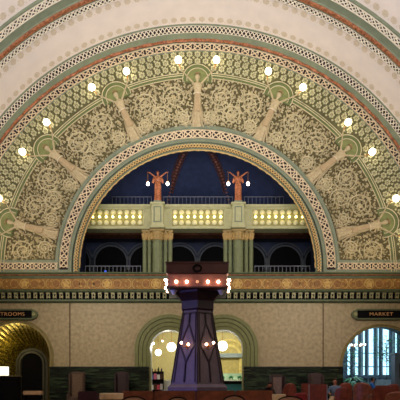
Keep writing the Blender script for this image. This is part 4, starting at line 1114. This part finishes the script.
# ================================================================ PEOPLE
def make_person(loc, rotz, shirt, trous, hairc, label, seat=.62, lean=0.0, headtilt=0.0, shoe=(30,28,30), leghang=True, arms='table'):
    """seated adult facing -Y in local space; origin on the floor under the hips"""
    t = empty('person', loc, rotz); S = seat
    ly = -lean
    hips = (0,0,S+.1); sp = (0,ly*.3,S+.32); ch = (0,ly*.7,S+.52); nk = (0,ly*.95,S+.63); hd0 = (0,ly*1.1-.01-headtilt*.3,S+.69-headtilt*.3); hd = (0,ly*1.15-.03-headtilt,S+.78-headtilt*.8); top = (0,ly*1.15-.02-headtilt,S+.86-headtilt*.9)
    nodes = [(*hips,.12,.1),(*sp,.1,.08),(*ch,.105,.08),(*nk,.05,.05),(*hd0,.06,.065),(*hd,.08,.095),(*top,.06,.07)]
    edges = [(i,i+1) for i in range(6)]
    sh, tr = [(*hips,.155,.125),(*sp,.14,.12),(*ch,.175,.14),(nk[0],nk[1],nk[2]-.01,.085,.085)], [(*hips,.16,.13)]
    she, tre = [(0,1),(1,2),(2,3)], []
    for s in (-1, 1):
        A = [(s*.19,ly*.8,S+.56,.055),(s*.25,ly*.8-.1,S+.34,.045),(s*.17,ly*.8-.34,S+.3,.033)]
        nodes += A; k = len(nodes); edges += [(2,k-3),(k-3,k-2),(k-2,k-1)]; hand(nodes, edges, k-1, A[2][:3], (-s*.3,-1,-.1), (0,0,1), 1)
        k = len(sh); sh += [(s*.19,ly*.8,S+.56,.072),(s*.25,ly*.8-.1,S+.34,.06),(s*.19,ly*.8-.3,S+.305,.046)]; she += [(2,k),(k,k+1),(k+1,k+2)]
        Lg = [(s*.1,-.05,S+.08,.095),(s*.13,-.45,S+.06,.065),(s*.13,-.42,.1,.045),(s*.14,-.56,.05,.04)]
        k = len(nodes); nodes += Lg; edges += [(0,k),(k,k+1),(k+1,k+2),(k+2,k+3)]
        k = len(tr); tr += [(s*.1,-.05,S+.08,.11),(s*.13,-.45,S+.06,.08),(s*.13,-.42,.14,.06)]; tre += [(0,k),(k,k+1),(k+1,k+2)]
    me = skin_mesh('body', nodes, edges, 1)
    bm = bmesh.new(); bm.from_mesh(me); head_part(bm, hd, .095, (0,-1,0)); bm.to_mesh(me); bm.free()
    b = link('body', me, M_SKIN, t, smooth=True)
    link('shirt', skin_mesh('shirt', sh, she, 1), mat('shirt_%d_%d_%d' % shirt, shirt, .8), t, smooth=True)
    link('trousers', skin_mesh('trousers', tr, tre, 1), mat('trousers_%d_%d_%d' % trous, trous, .8), t, smooth=True)
    bm = bmesh.new(); sphere(bm, (hd[0], hd[1]+.025, hd[2]+.03), .112, .95, 1.0, 1.1, 14, 10); bmesh.ops.delete(bm, geom=[v for v in bm.verts if v.co.y < hd[1]-.03 and v.co.z < hd[2]+.075], context='VERTS')
    raw('hair', bm, mat('hair_%d' % hairc[0], hairc, .8), t, smooth=True)
    bm = bmesh.new()
    for s in (-1, 1): sphere(bm, (s*.035, hd[1]-.1, hd[2]+.01), .012, u=6, v=4)
    tube(bm, [(-.03,hd[1]-.098,hd[2]-.05),(.03,hd[1]-.098,hd[2]-.05)], .006, 4)
    obj('face_features', bm, M_BLACK, t)
    for s in (-1, 1):
        bm = bmesh.new(); sphere(bm, (s*.14,-.5,.045), .06, .8, 2.0, .7, 10, 6); obj('shoe', bm, mat('shoe', shoe, .5), t)
    tag(t, label, 'person'); return t

# ================================================================ SEATING
def legs(t, xs, ys, h, m=M_BLACK, w=.025):
    for x in xs:
        for y in ys: obj('leg', B(x-w,x+w,y-w,y+w,0,h), m, t)
def wing_chair(px, Y, w, H, fabric, label, rot=0, pad=None):
    t = empty('wing_chair', (PX(px,Y), Y, 0), rot); hw = w/2
    obj('seat', B(-hw+.06,hw-.06,-.32,.25,.28,.5,bev=.05), fabric, t)
    bm = bmesh.new()
    plate(bm, [[(-hw+.02,.3),(hw-.02,.3),(hw-.03,H*.55),(hw,H-.12),(hw-.04,H)] + [(hw-.04-(2*hw-.08)*k/8, H+.03*math.sin(PI*k/8)) for k in range(1,8)] + [(-hw+.04,H),(-hw,H-.12),(-hw+.03,H*.55)]], .2, .32); obj('backrest', bm, fabric, t)
    bm = bmesh.new(); plate(bm, [[(-hw+.12,.5),(hw-.12,.5),(hw-.12,H-.1),(-hw+.12,H-.1)]], .16, .2); obj('back_cushion', bm, pad or fabric, t)
    for s in (-1, 1):
        bm = bmesh.new(); box(bm, *sorted((s*(hw-.07), s*hw)), -.05, .22, .62, H-.05, bev=.03); obj('wing', bm, fabric, t)
        bm = bmesh.new(); box(bm, *sorted((s*(hw-.1), s*(hw+.02))), -.34, .22, .28, .66, bev=.04); obj('armrest', bm, fabric, t)
    legs(t, (-hw+.08,hw-.08), (-.26,.26), .3)
    return tag(t, label, 'armchair')
wing_chair(76.5, -1.3, .74, 1.66, M_WINGF, 'tall taupe wing chair against the green tile, nearest the gilded niche', pad=mat('taupe_pad', (96,74,54), .8, var=.2, scale=20))
wing_chair(121.5, -1.3, .66, 1.66, M_WINGD, 'tall dark wing chair against the green tile, nearest the left green arch')
wing_chair(278.5, -2.2, .68, 1.5, M_WINGD, 'tall dark brown wing chair with a pale striped back, right of the right green arch', .25, mat('pale_stripe', (104,82,74), .8, var=.25, scale=20))
wing_chair(316.5, -1.6, .72, 1.58, mat('dark_taupe', (64,46,40), .8, var=.2), 'tall dark taupe wing chair against the green tile behind the square red chair')
def square_chair(px, Y, w, py, label, m=M_LEATHR, rot=0, piping=None, h=None):
    H = h or PZ(py, Y); t = empty('leather_armchair', (PX(px,Y), Y, 0), rot); hw = w/2
    obj('seat', B(-hw+.08,hw-.08,-.2,.4,.3,.5,bev=.05), m, t)
    obj('backrest', B(-hw,hw,-.32,-.18,.28,H,bev=.03), m, t)
    for s in (-1, 1):
        obj('armrest', B(*sorted((s*(hw-.1), s*hw)),-.2,.42,.28,.7 if H > .8 else .6,bev=.03), m, t)
        if piping: obj('piping', B(*sorted((s*(hw-.012), s*(hw+.006))),-.335,-.315,.3,H-.02), M_PIPE, t)
    legs(t, (-hw+.08,hw-.08), (-.25,.34), .29)
    return tag(t, label, 'armchair')
def tub_chair(px, Y, w, py, label, m=M_LEATHR, rot=0):
    H = PZ(py, Y); t = empty('tub_chair', (PX(px,Y), Y, 0), rot); R = w/2
    bm = bmesh.new(); n = 24; rows = []
    for i in range(n+1):
        a = PI + PI*i/n; c = math.sin(PI*i/n); top = .66 + (H-.66)*(c**.45)
        ca, sa = math.cos(a), math.sin(a)
        rows.append([bm.verts.new((R*ca, R*sa, .3)), bm.verts.new((R*ca*1.02, R*sa*1.02, top-.04)), bm.verts.new((R*.95*ca, R*.95*sa, top)), bm.verts.new((R*.82*ca, R*.82*sa, top-.03)), bm.verts.new((R*.82*ca, R*.82*sa, .3))])
    for a, b in zip(rows, rows[1:]):
        for k in range(5): bm.faces.new((a[k],a[(k+1)%5],b[(k+1)%5],b[k]))
    bm.faces.new(rows[0]); bm.faces.new(rows[-1][::-1])
    obj('curved_backrest', bm, m, t)
    bm = bmesh.new(); lathe(bm, [(R*.78,.3),(R*.8,.33),(R*.8,.45),(R*.74,.49)], n=20); obj('seat', bm, m, t)
    legs(t, (-R*.6,R*.6), (-R*.6,R*.45), .31)
    return tag(t, label, 'armchair')
tub_chair(289.3, -4.6, .56, 383.3, 'round backed red leather tub chair just right of the striped wing chair')
square_chair(304.5, -5.2, .34, 383.5, 'narrow red brown chair half hidden at the left of the square red armchair')
square_chair(316, -8.0, .62, 384.3, 'square red leather armchair with pale piping, seen from behind', piping=True)
tub_chair(341.5, -7.2, .52, 387.2, 'tub chair of brown red leather right in front of the seated man')
tub_chair(344.5, -4.0, .62, 382.6, 'brown leather tub chair half hidden behind the one in front of the seated man')
tub_chair(363, -6.2, .74, 382.5, 'light brown leather tub chair under the market arch, turned to the right', M_LEATHER, -.5)
square_chair(382.5, -9.3, .80, 388.2, 'wide square dark red armchair below the market sofa')
square_chair(380, -5.0, .55, 385.5, 'small dark red chair behind the wide square one')
tub_chair(391.5, -4.6, .62, 383.8, 'brown red tub chair half hidden, below the grey pillar')
tub_chair(397, -10.6, .70, 391.2, 'brown leather tub chair cut by the right edge, nearest the camera', M_LEATHER)
tub_chair(300.5, -9.6, .42, 392.5, 'low bright red chair between the striped wing chair and the square armchair', mat('bright_red_leather', (132,34,38), .5))
# near maroon chair and sofa modules
square_chair(90, -11.0, .56, 391.6, 'low dark maroon armchair just right of the first wing chair', M_MAROON, h=.83)
YB_ = -12.3; sb = sc(YB_)
mods = [(122,154,'leftmost brown leather banquette section, left of the tower'), (154,196,'brown leather banquette section under the left half of the tower'), (196,235,'brown leather banquette section under the right half of the tower'), (235,273,'rightmost brown leather banquette section, in front of the dark haired person')]
for a, b, lab in mods:
    x0, x1 = PX(a,YB_), PX(b,YB_); w = (x1-x0)/2 - .008; H = PZ(391 if a != 235 else 390.5, YB_)
    t = empty('banquette', ((x0+x1)/2, YB_, 0))
    obj('backrest', B(-w,w,-.1,.06,.3,H,bev=.025), M_LEATHER, t); obj('seat', B(-w,w,.06,.55,.3,.47,bev=.03), M_LEATHER, t); obj('plinth', B(-w+.01,w-.01,-.06,.5,0,.3), M_BLACK, t)
    tag(t, lab, 'banquette', 'banquette sections before the tower')
# near chairs with black bentwood rims
def rim_chair(px, Y, w, py, label):
    H = PZ(py, Y); t = empty('bentwood_chair', (PX(px,Y), Y, 0)); R = w/2
    pts = [(-R,0,.45),(-R,-.03,H-.16)] + [(-R*math.cos(PI*k/12), -.04, H-.16+.16*math.sin(PI*k/12)) for k in range(1,12)] + [(R,-.03,H-.16),(R,0,.45)]
    bm = bmesh.new(); tube(bm, pts, .016, 8); obj('back_frame', bm, M_BLACK, t, smooth=True)
    bm = bmesh.new(); plate(bm, [[(-R+.02,.5),(R-.02,.5),(R-.02,H-.16)] + [((R-.02)*math.cos(PI*k/12), H-.16+.14*math.sin(PI*k/12)) for k in range(1,12)] + [(-R+.02,H-.16)]], -.05, -.01); obj('back_pad', bm, M_TAN, t)
    bm = bmesh.new(); lathe(bm, [(R*.9,.42),(R,.44),(R,.47),(R*.85,.49)], (0,.2,0), 20); obj('seat', bm, M_TAN, t)
    legs(t, (-R*.7,R*.7), (.02,.36), .43, w=.015)
    return tag(t, label, 'chair')
rim_chair(134, -14.6, .58, 396.6, 'black rimmed tan chair, leftmost of the row along the bottom edge')
rim_chair(178, -14.8, .46, 397.2, 'black rimmed tan chair below the left half of the tower')
rim_chair(234, -14.6, .50, 395.6, 'black rimmed tan chair at the bottom edge, just right of the tower')
rim_chair(290, -14.6, .60, 396.4, 'black rimmed tan chair at the bottom edge, rightmost of its row')
def side_table(px, Y, r, py, label):
    H = PZ(py, Y); t = empty('side_table', (PX(px,Y), Y, 0))
    bm = bmesh.new(); lathe(bm, [(r*.9,H-.16),(r*.98,H-.14),(r,H-.02),(r*.98,H)], n=28); obj('tabletop', bm, M_CREAMT, t)
    bm = bmesh.new(); lathe(bm, [(.2,0),(.2,.02),(.03,.05),(.03,H-.16)], n=14); obj('pedestal', bm, M_BLACK, t)
    return tag(t, label, 'table')
side_table(111.5, -13.4, .29, 393.2, 'round table with a thick cream top at the bottom, between maroon armchair and banquette')
side_table(279, -13.3, .17, 394.2, 'small cream topped table at the right end of the banquette')
# people on stools
def stool(px, Y, h, label, w=.2):
    t = empty('bar_stool', (PX(px,Y), Y, 0))
    bm = bmesh.new(); lathe(bm, [(w*.9,h-.08),(w,h-.06),(w,h-.02),(w*.8,h)], n=18); obj('seat', bm, M_WINGD, t); legs(t, (-.13,.13), (-.13,.13), h-.07, w=.015)
    return tag(t, label, 'stool')
stool(335, -4.9, .34, 'dark stool under the man in the blue grey shirt', .22)
make_person((PX(335,-4.9), -4.9, 0), -.35, (92,108,136), (206,178,146), (60,44,36), 'man with short hair in a blue grey shirt and beige trousers, seated facing the camera', seat=.385)
stool(266.5, -5.6, .28, 'dark stool under the dark clothed person bent forward', .22)
make_person((PX(266.5,-5.6), -5.6, 0), .3, (24,22,28), (22,22,26), (40,24,20), 'dark haired person in dark clothes leaning forward behind the banquette', seat=.32, lean=.16, headtilt=.12)
stool(370, 2.9, .54, 'dark stool under the blue clad person in the market room', .22)
make_person((PX(370,2.9), 2.9, 0), 1.2, (50,110,200), (40,70,130), (40,50,80), 'person in a bright blue jacket seated in the market room', seat=.58, lean=.12)

# ================================================================ LIGHT
w = bpy.data.worlds.new('World'); bpy.context.scene.world = w; w.use_nodes = True
bg = w.node_tree.nodes['Background']; bg.inputs[0].default_value = (.55, .88, 1.0, 1); bg.inputs[1].default_value = 2.6
def area(name, loc, rot, sx, sy, e, col):
    l = bpy.data.lights.new(name, 'AREA'); l.shape = 'RECTANGLE'; l.size = sx; l.size_y = sy; l.energy = e; l.color = col
    o = bpy.data.objects.new(name, l); C.objects.link(o); o.location = loc; o.rotation_euler = rot; return o
def point(name, loc, e, col, r=.15):
    l = bpy.data.lights.new(name, 'POINT'); l.energy = e; l.color = col; l.shadow_soft_size = r
    o = bpy.data.objects.new(name, l); C.objects.link(o); o.location = loc; return o
def aim(o, tgt): o.rotation_euler = (Vector(tgt)-o.location).to_track_quat('-Z', 'Y').to_euler()
WARM = (1, .86, .68)
for s in (-1, 1):
    a = area('gallery_uplight', (s*10.6, -15, 7.2), (0,0,0), 1.2, 20, 1230, (.86,.9,1)); a.rotation_euler = (0, PI - s*.35, 0)
a = area('hall_fill', (0, -23, 9), (0,0,0), 8, 2.5, 400, (.95,.94,.95)); aim(a, (0,0,17)); a.data.spread = 1.1  # unseen fill washing the upper end wall
a = area('arch_fill', (0, -8, 5.2), (0,0,0), 3, 1, 130, (.95,.95,.9)); aim(a, (0,0,16)); a.data.spread = 1.9  # unseen fill aimed up at the great arch
point('shop_light', (-1.7, 3.5, 3.6), 90, (1,.95,.85)); point('shop_light', (1.7, 3.8, 3.7), 130, (1,.95,.8))
for s in (-1, 1):
    a = area('cornice_fill', (s*8.6,-2.6,6.2), (0,0,0), 3, .4, 24, (1,.88,.66)); aim(a, (s*9.3,0,9.2)); a.data.spread = 2.0  # added fill, grazes the relief at the dim sides of the arch
point('shelf_fill', (-2.2, 1.5, 3.0), 30, (1,.96,.9))  # added fill that brightens the goods on the display shelf
point('hall_fill_warm', (3,-17,6.5), 170, (1,.85,.68), 1.2)  # added soft lamp to lift the seating and tower, no fixture
point('niche_fill', (-9.7, .9, 2.9), 20, (1,.85,.4), .1)  # unseen lamp set close to the gold for a bright patch
l = bpy.data.lights.new('purple_spot', 'SPOT'); l.energy = 1300; l.color = (.26,.25,1); l.spot_size = .6; l.spot_blend = .6; l.shadow_soft_size = .2
o = bpy.data.objects.new('purple_spot', l); C.objects.link(o); o.location = (-7, -15, 3.5); aim(o, (TX-.4, TY, 2.2))
area('gallery_blue_light', (0, 2.6, 10.5), (PI,0,0), 7, 1.5, 26, (.45,.55,1))
for s in (-1, 1):
    a = area('lobby_fill', (s*6,-7.5,6.6), (0,0,0), 4, 1.5, 95, (1,.92,.8)); aim(a, (s*4.5,0,3.0)); a.data.spread = 1.6  # added broad fill to brighten the lower end wall
point('market_fill', (9.6, 4.0, 4.8), 200, (.62,.86,1))  # added cool fill for the stone between the market windows
a = area('market_daylight', (9.2, 7.6, 3.2), (0,0,0), 5, 3, 60, (.55,.8,1)); aim(a, (9.2, 0, 1.5))

# ================================================================ CAMERA
cam = bpy.data.cameras.new('Camera'); co_ = bpy.data.objects.new('Camera', cam); C.objects.link(co_)
co_.location = (CAMX, CAMY, CAMZ); co_.rotation_euler = (PI/2, 0, 0)
cam.sensor_width = 36; cam.lens = F/400*36; cam.shift_y = (HY-200)/400; cam.shift_x = -(HX-200)/400; cam.clip_end = 200; cam.clip_start = .05
S = bpy.context.scene; S.camera = co_
S.view_settings.view_transform = 'Standard'; S.view_settings.look = 'None'; S.view_settings.gamma = 1; S.view_settings.exposure = 0
S.view_settings.use_curve_mapping = False
